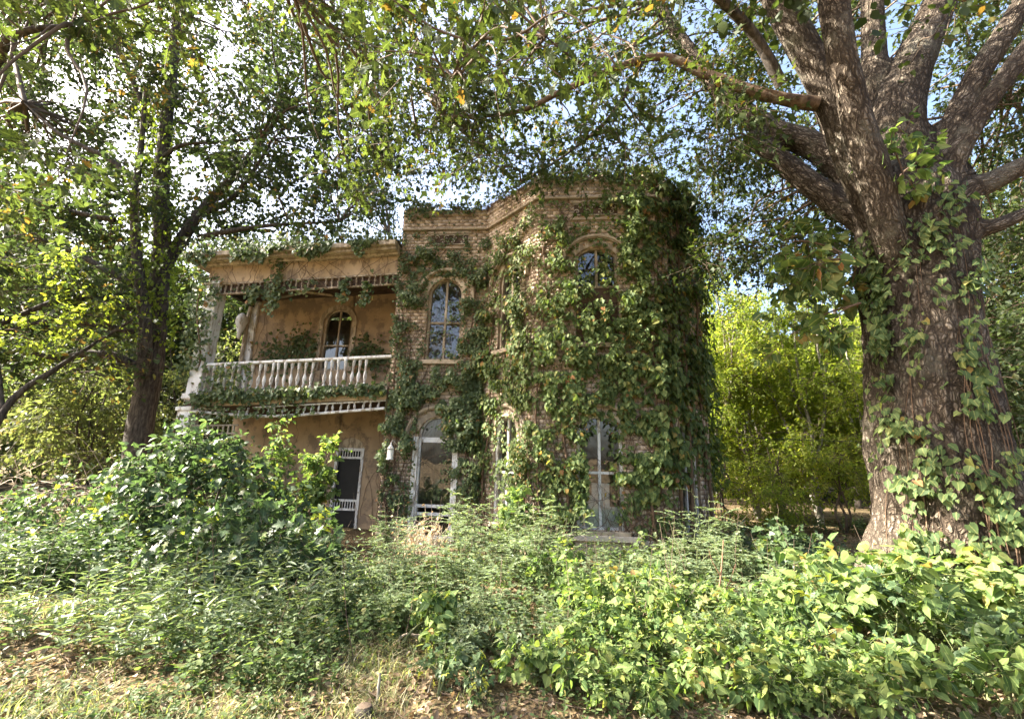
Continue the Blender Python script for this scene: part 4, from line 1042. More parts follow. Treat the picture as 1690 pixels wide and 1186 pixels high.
leaves(t, T_HEART, M['smallivy'], pos, ax, no, .10*r.uniform(.55,1.3,n), r.random(n), 300, 'leaves', (HR, HT))
for k in range(70):
    x = r.uniform(-8.4,XL-.1); z = r.choice([r.uniform(3.5,4.4), r.uniform(-.2,1.0)]); a = r.normal(0,.3); pts=[(x,YB-.012,z)]
    for i in range(int(r.integers(12,34))):
        a += r.normal(0,.22); a *= .95; x += .085*math.sin(a); z += .085*math.cos(a)
        if abs(x+5.6) < .5 and 4.4 < z < 6.4 or z > 6.75 or x > XL-.03 or x < -8.45 or (3.2 < z < 3.45) or (abs(x+4.78) < .45 and z < 2.4): break
        pts.append((x, YB-.012, z))
    if len(pts) > 4: tb.tube(pts, np.linspace(.0065,.003,len(pts)), 3)
for k in range(22):
    x0 = r.uniform(-8.4,-3.3); x1 = x0+r.normal(0,1.2); pts = [(x0+(x1-x0)*q+r.normal(0,.03), -.1-.02*r.random(), 6.3+q*1.1+r.normal(0,.03)+sagv(np.array([x0]))[0]) for q in np.linspace(0,1,10)]; tb.tube(pts, .007, 3)
tb.build('runners', M['vine'], t, 'stuff')
TB_ = TB(); zz = np.linspace(-.2,6.9,30); TB_.tube(np.column_stack([-8.3-.1*zz/7+.16*np.sin(zz*1.7), -.10+.12*np.cos(zz*1.7), zz+sagv(np.full(30,-8.3))]), np.linspace(.035,.015,30), 6); TB_.build('stem', M['vine'], t)

# ------------------------------------------------------------------ trees
def limb(parent, loc, pts, r0, r1, mat, n=10, name='branch', segs=30, rough=.06, power=1.0):
    P_ = smooth_path([np.array(p)-np.array(loc) for p in pts], segs)
    t_ = np.linspace(0,1,len(P_)); rr = r0 + (r1-r0)*t_**power
    rr = rr*(1+rough*2*(vnoise(np.column_stack([t_*14, 0*t_+r0*50, 0*t_+P_[0][0]]), 9)-.5))
    V, F = tube_np(P_, rr, n)
    c = np.repeat(P_, n, 0); dv = V-c; k = 1+rough*2.4*(vnoise(V*np.array([7,7,2.5])+17, 13)-.5); V = c + dv*k[:,None]
    me = np_mesh(name, V, F, np.full(len(V), .5), True)
    link(name, me, mat, parent)
    return P_ + np.array(loc)

SD = np.array(SUN_DIR)
GAPS = [((4.9,5.6,.7),1.15),((4.7,5.3,1.4),.9),((5.2,5.2,.5),.8),((1.3,5.2,.6),.8),((2.4,4.7,.5),.8),((3.4,5.0,.8),.7),((.25,10.3,2.3),.7),((-3.4,4.1,0),1.0),((-2.3,3.8,0),.7),((-4.6,5.0,.2),.8),((-3.6,7.0,1.8),.5),((5.2,6.0,7.2),.6),((.2,8.2,.9),.5),((1.9,4.2,.3),.7)]
def sun_gaps(C):
    keep = np.ones(len(C), bool)
    for p, w in GAPS:
        d = C-np.array(p); t = d @ SD; q = np.linalg.norm(d-t[:,None]*SD, axis=1); keep &= ~((t > 1.2) & (q < w))
    return C[keep]
def crown(parent, loc, C, rad, limbs, tm, mat, ntw, nlf, lsize, big=0, seed=1, twmat='twig', droop=.25, flat=.75, bscale=1.0, spread=.6, name='leaves', twigs=True, conn=True, gaps=False):
    r = np.random.default_rng(seed); C = np.asarray(C, float)
    if gaps: C = sun_gaps(C)
    K = len(C); loc = np.array(loc, float)
    rad = np.full(K, rad, float)*r.uniform(.75,1.3,K) if np.isscalar(rad) else np.asarray(rad)
    tb = TB()
    if conn and limbs is not None and len(limbs):
        LP = np.concatenate(limbs)
        for c in C:
            d = np.linalg.norm((LP-c)*np.array([1,1,1.25]) + np.array([0,0,0]), axis=1); p0 = LP[np.argmin(d)]; ln = np.linalg.norm(c-p0)
            if ln < .25: continue
            m1 = p0*.66+c*.34+np.array([0,0,.10*ln])+r.normal(0,.06*ln,3); m2 = p0*.3+c*.7+np.array([0,0,.08*ln])+r.normal(0,.06*ln,3)
            pts = smooth_path([p0-loc,m1-loc,m2-loc,c-loc], 9); tb.tube(pts, np.linspace((.010+.008*ln)*bscale, .005, len(pts)), 5)
    T = K*ntw; kc = np.repeat(np.arange(K), ntw)
    d = r.normal(0,1,(T,3)); d[:,2] *= flat; d = nrm(d)
    rr = rad[kc]
    s = C[kc] + d*(rr*r.uniform(.0,.35,T))[:,None] + r.normal(0,.12,(T,3))*rr[:,None]
    e = s + d*(rr*r.uniform(.5,1.0,T))[:,None] - np.array([0,0,1.0])*(rr*droop*r.random(T))[:,None]
    if twigs:
        # thin prisms
        dd = nrm(e-s); up = np.tile([.3,.2,.93],(T,1)); x = nrm(np.cross(dd, up)); y = np.cross(dd, x)
        w0 = .006*bscale+.0012*rr; vs = []
        for (pt, w) in ((s, w0), (e, w0*.4)):
            for a in (0, 2.09, 4.19): vs.append(pt + (x*math.cos(a)+y*math.sin(a))*np.asarray(w)[:,None])
        V = np.stack(vs, 1).reshape(-1,3) - loc
        f = np.array([(0,1,4,3),(1,2,5,4),(2,0,3,5)]); F = (f[None]+(np.arange(T)*6)[:,None,None]).reshape(-1,4)
        tb.raw(V, F)
    tb.build('twigs', M[twmat], parent, 'stuff')
    N = T*nlf; kt = np.repeat(np.arange(T), nlf); t_ = np.tile(np.linspace(.25,1.05,nlf), T)+r.normal(0,.06,N)
    dt = nrm(e-s)[kt]; per = nrm(np.cross(dt, r.normal(0,1,(N,3))))
    pos = s[kt] + (e-s)[kt]*t_[:,None] + per*(lsize*spread*r.random(N))[:,None] - loc
    ax = dt*.5 + per*.8 + np.array([0,0,-.45]) + r.normal(0,.25,(N,3))
    no = np.array([0,0,1.0]) + r.normal(0,.5,(N,3))
    sz = lsize*(.42+.85*r.random(N)**1.3)
    tone = r.normal(0,.10,K)[kc[kt]]
    rn = np.clip(r.random(N)*.98+tone, 0, 1)
    return leaves(parent, tm, mat, pos, ax, no, sz, rn, big, name, (np.eye(3), loc))

# --- the great oak on the right
OL = (5.72, 6.25, 0.0)
oak = thing('oak_tree', 'huge old oak with a massive furrowed trunk and spreading limbs beside the house', 'tree', OL)
ax_p = [(5.70,6.25,-.35),(5.70,6.25,.15),(5.80, 6.25, 1.18),(5.89, 6.25, 3.31),(5.97, 6.25, 4.51),(6.07, 6.25, 5.31),(6.21, 6.30, 5.97),(6.30, 6.35, 6.55)]
ax_r = [1.26,1.04,.80,.69,.67,.71,.68,.50]
A_ = smooth_path(np.array(ax_p)-np.array(OL), 210); tt = np.linspace(0,1,len(A_)); rr_ = np.interp(tt, np.linspace(0,1,len(ax_r)), ax_r); zc = A_[:,2]
oak_l = []; thick = []
def OLimb(pts, r0, r1, m=None, n=12, segs=40, rough=.08, power=1.0):
    if m is not None: oak_l.append(limb(oak, OL, pts, r0, r1, M[m], n, 'branch', segs, rough, power)); return
    Q = smooth_path(np.array(pts)-np.array(OL), segs); t_ = np.linspace(0,1,len(Q)); rr = r0+(r1-r0)*t_**power; thick.append((Q, rr)); oak_l.append(Q+np.array(OL))
OLimb([(5.87, 6.20, 4.20),(5.37, 5.85, 4.88),(4.95, 5.50, 5.84),(4.67, 5.30, 6.69),(4.45, 5.10, 7.50),(4.39, 5.00, 8.56),(4.29, 4.80, 10.23)], .22, .17)
OLimb([(5.99, 6.30, 4.73),(5.41, 6.10, 5.81),(4.90, 5.90, 7.14),(4.57, 5.80, 7.99),(4.16, 5.70, 8.93),(3.71, 5.60, 10.10),(2.87, 5.40, 12.07)], .27, .20)
OLimb([(6.18, 6.40, 5.08),(6.03, 6.90, 6.47),(5.61, 7.30, 7.68),(4.94, 7.60, 8.35),(4.27, 8.00, 9.60),(3.50, 8.40, 11.73),(2.71, 8.80, 14.58)], .30, .13)
OLimb([(6.17, 6.40, 4.78),(5.94, 6.90, 5.88),(5.38, 7.20, 6.77),(4.98, 7.50, 7.59),(4.57, 7.70, 8.24)], .23, .18)
OLimb([(6.26, 6.40, 4.98),(6.49, 6.60, 6.97),(6.67, 6.70, 8.04),(7.47, 6.90, 9.53),(8.32, 7.00, 11.07),(9.61, 7.20, 13.72)], .50, .22)
OLimb([(6.29, 6.60, 5.83),(6.50, 6.90, 7.96),(6.82, 7.10, 9.66),(7.25, 7.30, 11.91),(7.68, 7.50, 15.07)], .25, .17)
OLimb([(6.39, 6.40, 5.71),(6.82, 6.30, 6.81),(7.50, 6.20, 8.09),(8.25, 6.10, 9.19),(9.12, 6.00, 10.48),(10.62, 5.80, 12.22)], .21, .14)
OLimb([(6.18, 6.20, 5.28),(6.36, 5.85, 6.13),(6.68, 5.70, 6.75),(7.19, 5.60, 7.48),(7.94, 5.50, 8.41),(9.18, 5.30, 9.50)], .18, .11)
OLimb([(6.06, 6.20, 4.88),(6.42, 5.80, 5.65),(6.85, 5.70, 5.91),(7.32, 5.60, 6.15),(8.35, 5.40, 6.71)], .20, .12)
OLimb([(6.04, 6.10, 4.74),(6.49, 5.85, 5.12),(6.85, 5.75, 5.25),(7.36, 5.70, 5.47),(8.48, 5.50, 5.81)], .15, .08)
def closed_tube(Q, rr, n):
    V, F = tube_np(Q, rr, n); k = len(V); c0 = Q[0]-(Q[1]-Q[0])*.4; c1 = Q[-1]+(Q[-1]-Q[-2])*.4
    V = np.vstack([V, c0, c1]); tri = [(k, (j+1) % n, j) for j in range(n)] + [(k+1, k-n+j, k-n+(j+1) % n) for j in range(n)]
    return V.tolist(), F.tolist()+tri
raw = MB(); th = np.linspace(0,2*np.pi,64,endpoint=False); TV = []
for q, rr0 in zip(A_[::4], rr_[::4]):
    low = max(0, 1-q[2]/1.5); k = 1+low*.15*np.sin(th*5+1.3)+.03*np.sin(th*3+q[2]*.5)+.03*np.sin(th*7-q[2]*.8)
    TV.append(np.column_stack([q[0]+rr0*k*np.cos(th), q[1]+rr0*k*np.sin(th), np.full(64, q[2])]))
nr = len(TV); TV = np.concatenate(TV+[A_[:1]-np.array([[0,0,.1]]), A_[-1:]+np.array([[0,0,.15]])])
TF = [(i*64+j, i*64+(j+1) % 64, (i+1)*64+(j+1) % 64, (i+1)*64+j) for i in range(nr-1) for j in range(64)]
TF += [(nr*64, (j+1) % 64, j) for j in range(64)] + [(nr*64+1, (nr-1)*64+j, (nr-1)*64+(j+1) % 64) for j in range(64)]
raw.add(TV.tolist(), TF)
for Q, rr in thick: raw.add(*closed_tube(Q, rr, 16))
tmp = raw.build('trunk_form', None); md = tmp.modifiers.new('merge', 'REMESH'); md.mode = 'VOXEL'; md.voxel_size = .043; md.adaptivity = 0
dg = bpy.context.evaluated_depsgraph_get(); ev = tmp.evaluated_get(dg); em = ev.to_mesh()
V = np.zeros(len(em.vertices)*3, np.float32); em.vertices.foreach_get('co', V); V = V.reshape(-1,3).astype(float)
E_ = np.zeros(len(em.edges)*2, np.int32); em.edges.foreach_get('vertices', E_); E_ = E_.reshape(-1,2)
PF = [tuple(q.vertices) for q in em.polygons]; ev.to_mesh_clear(); bpy.data.objects.remove(tmp)
deg = np.bincount(E_.ravel(), minlength=len(V)).astype(float)
for it in range(7):
    S = np.zeros_like(V)
    for c in range(3): S[:,c] = np.bincount(E_[:,0], V[E_[:,1],c], len(V))+np.bincount(E_[:,1], V[E_[:,0],c], len(V))
    V = V*.45+.55*S/deg[:,None]
# bark coordinates: round and along the nearest limb
CP_, CT_, CRr, CS_ = [], [], [], []
for Q, rr in [(A_[::3], rr_[::3])]+[(q, r_) for q, r_ in thick]:
    T_ = nrm(np.gradient(Q, axis=0)); CP_.append(Q); CT_.append(T_); CRr.append(rr); CS_.append(np.concatenate([[0], np.cumsum(np.linalg.norm(np.diff(Q, axis=0), axis=1))])+len(CS_)*3.7)
CP_ = np.concatenate(CP_); CT_ = np.concatenate(CT_); CRr = np.concatenate(CRr); CS_ = np.concatenate(CS_)
near_i = np.concatenate([np.argmin(np.linalg.norm(V[i:i+4000,None,:]-CP_[None], axis=2)/CRr[None]**.8, axis=1) for i in range(0, len(V), 4000)])
rel = V-CP_[near_i]; T_ = CT_[near_i]; al = (rel*T_).sum(1); pr_ = rel-T_*al[:,None]; dirn = nrm(pr_)
ref = np.where(np.abs(T_[:,2:3]) > .5, np.array([[.1,.99,0.]]), np.array([[0.,0.,1.]])); U_ = nrm(np.cross(T_, ref)); W_ = np.cross(T_, U_)
rad_ = CRr[near_i]; bk = np.column_stack([(dirn*U_).sum(1)*rad_, (dirn*W_).sum(1)*rad_, CS_[near_i]+al])
w_ = vnoise(bk*np.array([3,3,1.6]), 40)[:,None]
f1 = vnoise(bk*np.array([7.5,7.5,1.5])+w_*1.4, 41); f2 = vnoise(bk*np.array([15,15,3.5])+5+w_, 42); f0 = vnoise(bk*np.array([2.2,2.2,1.2])+9, 44)
amp = np.clip(rad_/.7, .22, 1.0)
V = V + dirn*((.060*((1-np.abs(f1*2-1))-.6)+.034*((1-np.abs(f2*2-1))-.6)+.10*(f0-.5))*amp)[:,None]
me = bpy.data.meshes.new('trunk'); me.from_pydata(V.tolist(), [], PF); me.update()
me.polygons.foreach_set('use_smooth', np.ones(len(me.polygons), bool))
at_ = me.attributes.new('bk', 'FLOAT_VECTOR', 'POINT'); at_.data.foreach_set('vector', bk.astype(np.float32).ravel())
link('trunk', me, M['oldbark'], oak)
OLimb([(4.60, 5.85, 7.28),(4.18, 5.90, 7.39),(3.69, 6.00, 7.64),(3.08, 6.10, 8.02),(2.37, 6.20, 8.47),(1.65, 6.30, 8.33),(0.75, 6.50, 8.03),(-0.07, 6.70, 7.74),(-1.34, 7.00, 7.86)], .105, .03, 'limbbark', segs=60)
OLimb([(2.05, 6.25, 8.42),(1.68, 6.50, 7.75),(1.35, 6.70, 7.42),(0.71, 7.00, 7.03),(0.07, 7.20, 6.72)], .045, .014, 'darkbark', 7)
OLimb([(1.30, 6.35, 8.27),(0.71, 6.10, 8.42),(0.40, 6.00, 8.60)], .035, .012, 'darkbark', 6)
OLimb([(4.01, 5.75, 7.52),(3.34, 5.40, 8.24),(1.98, 4.80, 8.53),(0.26, 4.20, 7.81),(-0.57, 4.30, 6.62),(-0.82, 4.50, 6.12)], .09, .012, 'darkbark', 7, 60)
OLimb([(6.81, 6.90, 6.73),(8.28, 7.20, 8.41),(9.47, 7.50, 9.29),(11.06, 7.80, 10.41)], .16, .10, 'darkbark')
oc1 = [(1.04,6.59,6.86),(4.73,7.77,7.85),(-2.19,6.98,8.87),(3.33,7.96,12.16),(-0.75,8.11,13.03),(0.59,8.36,10.07),(3.55,7.67,8.08),(2.14,7.50,10.30),(4.50,6.73,10.15),(-1.04,6.54,9.53),(-0.24,6.24,7.98),(-1.46,7.80,7.65),(1.68,6.20,7.55),(1.07,6.93,11.40),(2.82,5.68,7.41),(0.61,6.46,9.11),(-2.06,6.08,9.35),(-2.04,8.47,13.25),(4.03,6.46,10.84),(-1.69,6.84,7.83),(2.72,6.62,9.51),(2.24,8.02,12.38),(1.66,5.80,6.28),(1.45,7.28,9.18),(0.34,6.70,6.93),(1.33,5.98,6.91),(-0.85,6.43,7.34),(-0.46,8.04,11.97),(-1.17,5.97,8.20),(3.60,5.90,7.34),(3.53,7.54,9.96),(-1.12,6.23,7.79),(-0.69,7.20,9.81),(0.27,7.27,11.20),(3.42,6.54,9.97),(2.78,7.89,7.86),(2.93,8.28,9.37),(1.32,7.28,10.11),(-1.79,6.37,9.17),(-0.16,7.05,8.18),(0.93,7.79,8.15),(3.99,7.32,8.57),(-0.87,6.13,9.86),(-2.52,8.21,12.71),(2.83,7.50,9.80),(-0.44,6.26,6.42),(-0.03,7.29,9.96),(3.37,6.24,6.99),(-0.83,6.25,7.88),(5.43,8.27,10.77),(5.39,8.40,11.51),(-1.30,7.23,7.84)] + [(5.35,8.58,10.61),(6.93,9.81,7.02),(6.72,9.66,9.51),(4.42,8.64,7.94),(5.86,7.55,10.77),(6.75,8.07,7.33),(5.79,9.95,14.08),(4.39,8.21,9.60),(6.62,9.48,8.14),(4.27,8.52,6.21),(9.11,9.77,14.09),(6.39,7.72,6.04),(8.71,9.93,12.58),(5.49,9.71,10.06),(4.40,7.69,10.34),(6.36,9.50,12.44),(6.55,8.58,10.76),(5.36,7.88,11.31),(6.47,9.04,10.20),(4.95,8.22,6.95),(7.65,9.45,11.07),(7.57,8.57,12.51),(6.10,9.53,10.13),(8.00,9.30,10.07),(5.92,7.64,6.12),(7.31,9.32,8.79)] + [(9.44,7.52,11.12),(9.79,7.92,8.56),(10.26,8.28,10.09),(9.76,6.78,9.43),(12.44,8.79,13.00),(9.85,6.90,8.12),(11.96,8.17,12.98),(10.11,7.42,9.09),(10.35,7.82,10.82),(10.60,7.89,8.32),(9.03,7.27,9.57),(13.23,8.70,13.31),(9.40,7.48,11.91),(10.06,6.82,10.30),(11.08,7.82,9.44),(9.64,7.42,8.28)] + [(5.97,7.62,7.20),(7.69,10.70,6.81),(4.28,8.05,8.11),(3.80,8.18,5.69),(6.58,9.76,7.65),(4.42,9.72,8.29),(7.09,10.65,9.13),(4.65,8.27,6.31),(7.48,9.27,6.89),(8.20,10.20,8.28),(5.20,8.09,8.26),(6.35,10.82,8.81),(5.40,7.98,6.02),(5.27,10.80,8.21),(5.38,9.15,6.18),(5.23,10.29,8.19),(4.35,8.68,6.31),(6.71,9.12,6.85),(8.71,10.63,10.43),(6.20,9.84,6.35),(6.66,9.44,9.13),(5.32,10.14,8.88),(6.13,9.74,7.74),(5.05,8.08,6.04)] + [(5.03,10.30,12.80),(2.91,9.29,9.35),(-1.71,9.53,11.58),(0.74,11.07,11.81),(-2.52,11.53,11.04),(1.54,9.86,12.26),(-0.05,10.84,13.70),(3.49,9.78,12.86),(-0.74,10.17,9.92),(4.59,9.50,9.13),(0.81,11.64,11.07),(3.61,8.82,10.16),(2.56,9.59,12.71),(2.56,9.82,11.56),(-1.10,10.32,11.16),(-2.02,11.13,11.95),(-0.17,8.75,9.86),(-0.74,9.32,12.26),(5.18,11.83,15.09),(2.21,11.81,11.80),(2.29,10.12,9.41),(0.82,11.97,14.63)] + [(-1.86,11.72,10.15),(-1.04,9.39,9.77),(-1.07,9.51,8.93),(-2.86,11.26,11.30),(-0.35,10.60,8.85),(-0.85,10.99,9.61),(-2.69,10.95,9.65),(-0.22,9.39,8.97)] + [(12.02,9.12,11.01),(11.33,10.04,7.40),(16.23,12.35,9.29),(14.19,10.59,16.33),(13.80,11.58,11.00),(14.44,9.42,14.59),(17.34,11.73,14.69),(13.20,9.71,9.57),(15.57,11.78,15.44),(11.07,9.92,9.96),(14.93,10.24,12.16),(12.25,10.30,13.80),(11.28,8.89,14.41),(10.52,8.86,10.57),(13.23,9.06,12.49),(13.05,9.27,14.30),(11.67,9.53,14.14),(13.06,10.34,10.58),(16.41,12.37,17.24),(14.00,10.16,11.11),(11.26,9.61,8.28),(14.92,11.96,8.28),(12.89,10.52,8.64),(12.40,11.15,9.77),(15.11,11.47,10.11),(10.70,8.95,6.85),(16.63,11.36,16.06),(10.01,8.64,11.05),(12.57,11.70,8.16),(14.40,9.71,14.64),(12.12,9.18,6.75),(13.29,10.32,12.53),(15.20,11.58,9.46),(16.70,11.43,18.13)] + [(9.78,8.79,13.61),(7.15,11.35,14.35),(8.27,10.70,11.39),(8.24,10.21,15.36),(10.47,11.45,14.96),(10.46,10.05,12.90),(10.93,11.52,17.71),(9.61,10.16,11.54),(8.34,10.07,12.42),(8.86,10.13,14.72),(6.64,10.74,11.97),(9.13,10.58,12.36),(7.45,10.86,16.42),(8.46,9.67,15.35)]
oc2 = [(6.67,6.22,12.75),(-2.17,6.47,12.91),(1.85,6.40,10.68),(1.08,4.67,10.41),(5.05,5.73,12.96),(3.84,7.30,16.19),(0.08,4.79,9.53),(2.60,5.79,9.95),(3.84,4.53,9.27),(2.30,4.95,10.32),(-2.10,5.43,9.25),(4.84,4.77,9.17),(-0.11,7.53,15.62),(3.46,4.58,8.16),(9.38,8.09,18.46),(-1.19,7.29,12.06),(-1.38,7.68,15.23),(3.78,5.52,12.34),(-0.00,5.18,12.82),(2.73,4.51,8.85),(-3.09,7.43,16.17),(3.84,5.28,9.97),(3.38,5.47,9.45),(-3.38,7.61,15.26),(4.06,5.80,11.77),(2.16,6.94,16.30),(-0.64,4.85,11.52),(8.86,8.48,20.34),(-1.43,5.43,9.39),(-4.44,8.13,14.86),(-3.93,7.69,12.78),(2.80,8.40,15.47),(5.45,6.08,14.92),(-2.06,6.86,14.63),(6.76,7.20,14.80),(0.46,6.90,11.62),(4.08,6.70,13.89),(6.14,5.77,12.63),(0.56,6.57,14.20),(-2.77,5.29,13.05)] + [(13.45,7.24,11.82),(6.99,8.98,15.66),(11.65,6.10,14.41),(13.06,8.88,16.09),(7.04,5.93,9.21),(16.41,8.39,16.35),(9.58,8.03,15.32),(7.16,7.61,11.99),(13.26,9.06,19.94),(9.07,5.52,9.16),(6.77,8.64,18.13),(12.45,5.70,11.72),(10.88,7.96,12.53),(13.96,6.49,11.14),(15.96,9.19,16.72),(7.35,7.17,16.40),(8.79,7.53,13.09),(8.97,6.61,13.12),(19.35,8.70,18.88),(11.13,7.12,15.23),(9.31,9.29,17.94),(11.91,7.39,13.35),(17.32,8.21,12.36),(12.08,5.73,13.67),(5.81,7.79,11.56),(10.14,5.77,12.32),(15.67,7.84,12.75),(6.34,7.74,15.32),(9.56,8.42,17.80),(10.92,6.26,10.00)]
crown(oak, OL, oc1, .78, oak_l, T_OAK4, M['oakleaf'], 20, 13, .140, 300, 51, gaps=True)
crown(oak, OL, oc2, 1.0, oak_l, T_WIDE, M['oakleaf'], 13, 11, .17, 0, 52, gaps=True)
near = [(-0.31,3.01,5.54),(0.90,3.86,6.01),(-1.82,4.43,6.48),(0.66,4.11,7.40),(-1.62,4.05,6.95),(-0.61,3.92,5.80),(0.14,3.25,5.32),(-1.02,3.48,5.36),(-0.19,3.28,5.16)]
crown(oak, OL, near, .42, oak_l, T_OAK, M['oakleaf'], 8, 7, .15, 60, 53)

# --- the vine on the oak's trunk
ov = thing('climbing_vine', 'heart leaved vine climbing the trunk of the huge oak', 'climber', OL)
r = np.random.default_rng(61)
def on_trunk(th_, z, off):
    k = np.clip(np.searchsorted(zc, z), 0, len(zc)-1); rad = rr_[k]*(1+np.clip(1-z/1.3,0,1)*.16*np.sin(th_*5+1.3))
    return np.column_stack([A_[k,0]+(rad+off)*np.cos(th_), A_[k,1]+(rad+off)*np.sin(th_), z])
n = 20000; th_ = r.uniform(R(-185), R(-10), n); z = r.uniform(.1, 5.8, n)
deg = np.degrees(th_)
# bands of growth: left edge, a broad strip right of the middle, a skirt at the foot
w = 1.0*np.exp(-((deg+150+2*z)/16)**2)*(z < 5.2) + .85*np.exp(-((deg+96+4*(3-z))/15)**2)*(z > .8)*(z < 4.9) + .8*np.exp(-((deg+60)/25)**2)*np.exp(-((z-1.2)/.9)**2) + .9*1.5*np.exp(-((z-.35)/.6)**2) + .5*np.exp(-((deg+110)/30)**2)*np.exp(-((z-5.0)/.5)**2)
w *= np.clip((vnoise(np.column_stack([deg*.06, z*2.2, 0*z]), 8)-.25)*2, 0, 1)
w *= np.clip((vnoise(np.column_stack([deg*.13, z*5, 0*z]), 18)-.3)*2.4, 0, 1)
ok = r.random(n) < w*1.25; th_, z = th_[ok], z[ok]; n = len(z)
out = np.column_stack([np.cos(th_), np.sin(th_), 0*z]); pos = on_trunk(th_, z, .05+r.random(n)**1.5*.26)
sd = np.column_stack([-out[:,1], out[:,0], 0*z])
rn = r.random(n); 
hv = r.random(n) < .5
for sel, tmx in ((hv, T_HEART), (~hv, T_OVATE)):
  sd_, out_, rn_ = sd[sel], out[sel], rn[sel]; n_ = int(sel.sum())
  leaves(ov, tmx, M['ivyleaf'], pos[sel], np.array([0,0,-1.0])+sd_*r.normal(0,.7,n_)[:,None]+out_*.35, out_+np.array([0,0,.8])+r.normal(0,.65,(n_,3)), .10*(.4+.9*r.random(n_)), np.clip(rn_*.97,0,1), 150, 'leaves', (np.eye(3), np.array(OL)))
if False: leaves(ov, T_HEART, M['ivyleaf'], pos, np.array([0,0,-1.0])+sd*r.normal(0,.5,n)[:,None]+out*.35, out+np.array([0,0,.8])+r.normal(0,.65,(n,3)), .118*r.uniform(.4,1.2,n), np.clip(rn+.02,0,1), 300, 'leaves', (np.eye(3), np.array(OL)))
tb = TB()
for k in range(24):
    a = R(r.choice([r.normal(-150,14), r.normal(-95,16), r.uniform(-170,-30)])); z1 = r.uniform(1.0,5.6); zz = np.linspace(-.05, z1, 26)
    aa = a + .55*(vnoise(np.column_stack([zz*.9, 0*zz+k*7.7, 0*zz]), 6)-.5)
    tb.tube(on_trunk(aa, zz, .035), np.linspace(r.uniform(.005,.014),.003,26), 4)
tb.build('runners', M['vine'], ov, 'stuff')
# big leaved spray hanging from the oak's left side
sp = [(4.49,6.10,3.74),(4.13,6.31,5.17),(5.07,6.56,5.05),(5.08,6.38,4.45),(4.04,6.25,4.56),(4.22,6.62,3.78),(4.26,5.93,4.65),(4.53,6.32,5.19),(4.57,6.55,4.49)]
crown(ov, OL, sp, .42, [np.array([(4.86, 5.90, 4.70), (4.81, 5.90, 4.06)])], T_HEART, M['ivyleaf'], 9, 7, .165, 60, 62, 'vine')
sp = [(5.17,5.39,5.73),(5.24,5.39,6.43),(5.87,5.73,6.40),(5.72,5.55,5.86),(5.11,5.54,6.11)]
crown(ov, OL, sp, .30, [np.array([(5.30, 5.60, 5.49)])], T_HEART, M['vineleaf'], 7, 6, .14, 30, 63, 'vine')

# --- the tree left of the porch
def simple_tree(name, label, cat, loc, limbs, clumps, rad, tm, mat, ntw, nlf, lsize, seed, bark='darkbark', group=None, big=0, **kw):
    t = thing(name, label, cat, loc, 0, group); L = []
    for i, (pts, r0, r1) in enumerate(limbs):
        L.append(limb(t, loc, pts, r0, r1, M[bark], 14 if r0 > .2 else 8, 'trunk' if i == 0 else 'branch', 36, .07))
    crown(t, loc, clumps, rad, L, tm, M[mat], ntw, nlf, lsize, big, seed, **kw)
    return t
g0 = (-70.52, 88.71, 0.00)
lt = [([(-10.28, 13.00, 0.97),(-10.47, 13.00, 2.62),(-10.54, 13.00, 4.38),(-10.80, 13.00, 6.64),(-11.02, 13.00, 8.25),(-11.46, 13.00, 10.16),(-11.80, 13.00, 12.68),(-12.14, 13.00, 15.67),(-12.64, 13.00, 19.52),(-13.67, 13.00, 27.24)], .36,.09),
  ([(-10.46, 12.70, 3.96),(-10.45, 12.40, 5.30),(-10.78, 12.30, 6.54),(-11.12, 12.20, 7.82),(-11.46, 12.20, 9.21),(-11.74, 12.30, 10.96),(-12.08, 12.30, 13.21)], .19,.06),
  ([(-10.94, 13.10, 7.48),(-10.76, 13.40, 8.58),(-10.44, 13.60, 9.81),(-9.78, 13.80, 11.19),(-9.28, 14.00, 12.62),(-8.66, 14.20, 14.36)], .21,.06),
  ([(-10.41, 13.60, 9.65),(-9.52, 13.50, 10.11),(-8.84, 13.40, 11.21),(-8.41, 13.40, 12.41)], .10,.04),
  ([(-10.04, 13.20, 8.56),(-8.61, 13.00, 8.79),(-7.25, 12.90, 8.94),(-5.51, 12.80, 9.02)], .10,.03),
  ([(-11.86, 12.30, 10.05),(-12.55, 12.20, 10.60),(-13.28, 12.10, 10.90),(-14.25, 12.00, 11.40),(-15.44, 12.00, 12.35)], .10,.03),
  ([(-12.09, 12.80, 12.38),(-12.79, 12.60, 13.72),(-13.42, 12.40, 14.84),(-14.31, 12.30, 15.95),(-15.42, 12.20, 17.48)], .10,.035),
  ([(-10.56, 12.60, 4.15),(-10.93, 12.20, 4.39),(-11.58, 12.00, 4.39),(-12.08, 11.80, 4.22),(-12.51, 11.50, 4.27)], .14,.05),
  ([(-11.04, 12.60, 5.87),(-11.65, 12.20, 6.02),(-12.35, 12.00, 5.97),(-12.87, 11.80, 5.65),(-13.52, 11.50, 5.01),(-14.09, 11.30, 4.52)], .11,.05),
  ([(-11.25, 12.70, 6.70),(-11.87, 12.40, 6.97),(-12.68, 12.20, 7.39),(-13.63, 12.00, 7.73)], .15,.04),
  ([(-10.81, 12.50, 5.18),(-11.72, 12.10, 5.26),(-12.59, 11.80, 5.22),(-13.46, 11.50, 4.80)], .09,.04),
  ([(-11.66, 12.90, 11.09),(-10.94, 12.80, 11.61),(-9.71, 12.70, 11.68),(-8.30, 12.60, 11.81)], .07,.025),
  ([(-11.99, 12.30, 8.58),(-12.91, 12.10, 8.66),(-13.95, 12.00, 8.90),(-15.04, 12.00, 8.97)], .08,.03)]
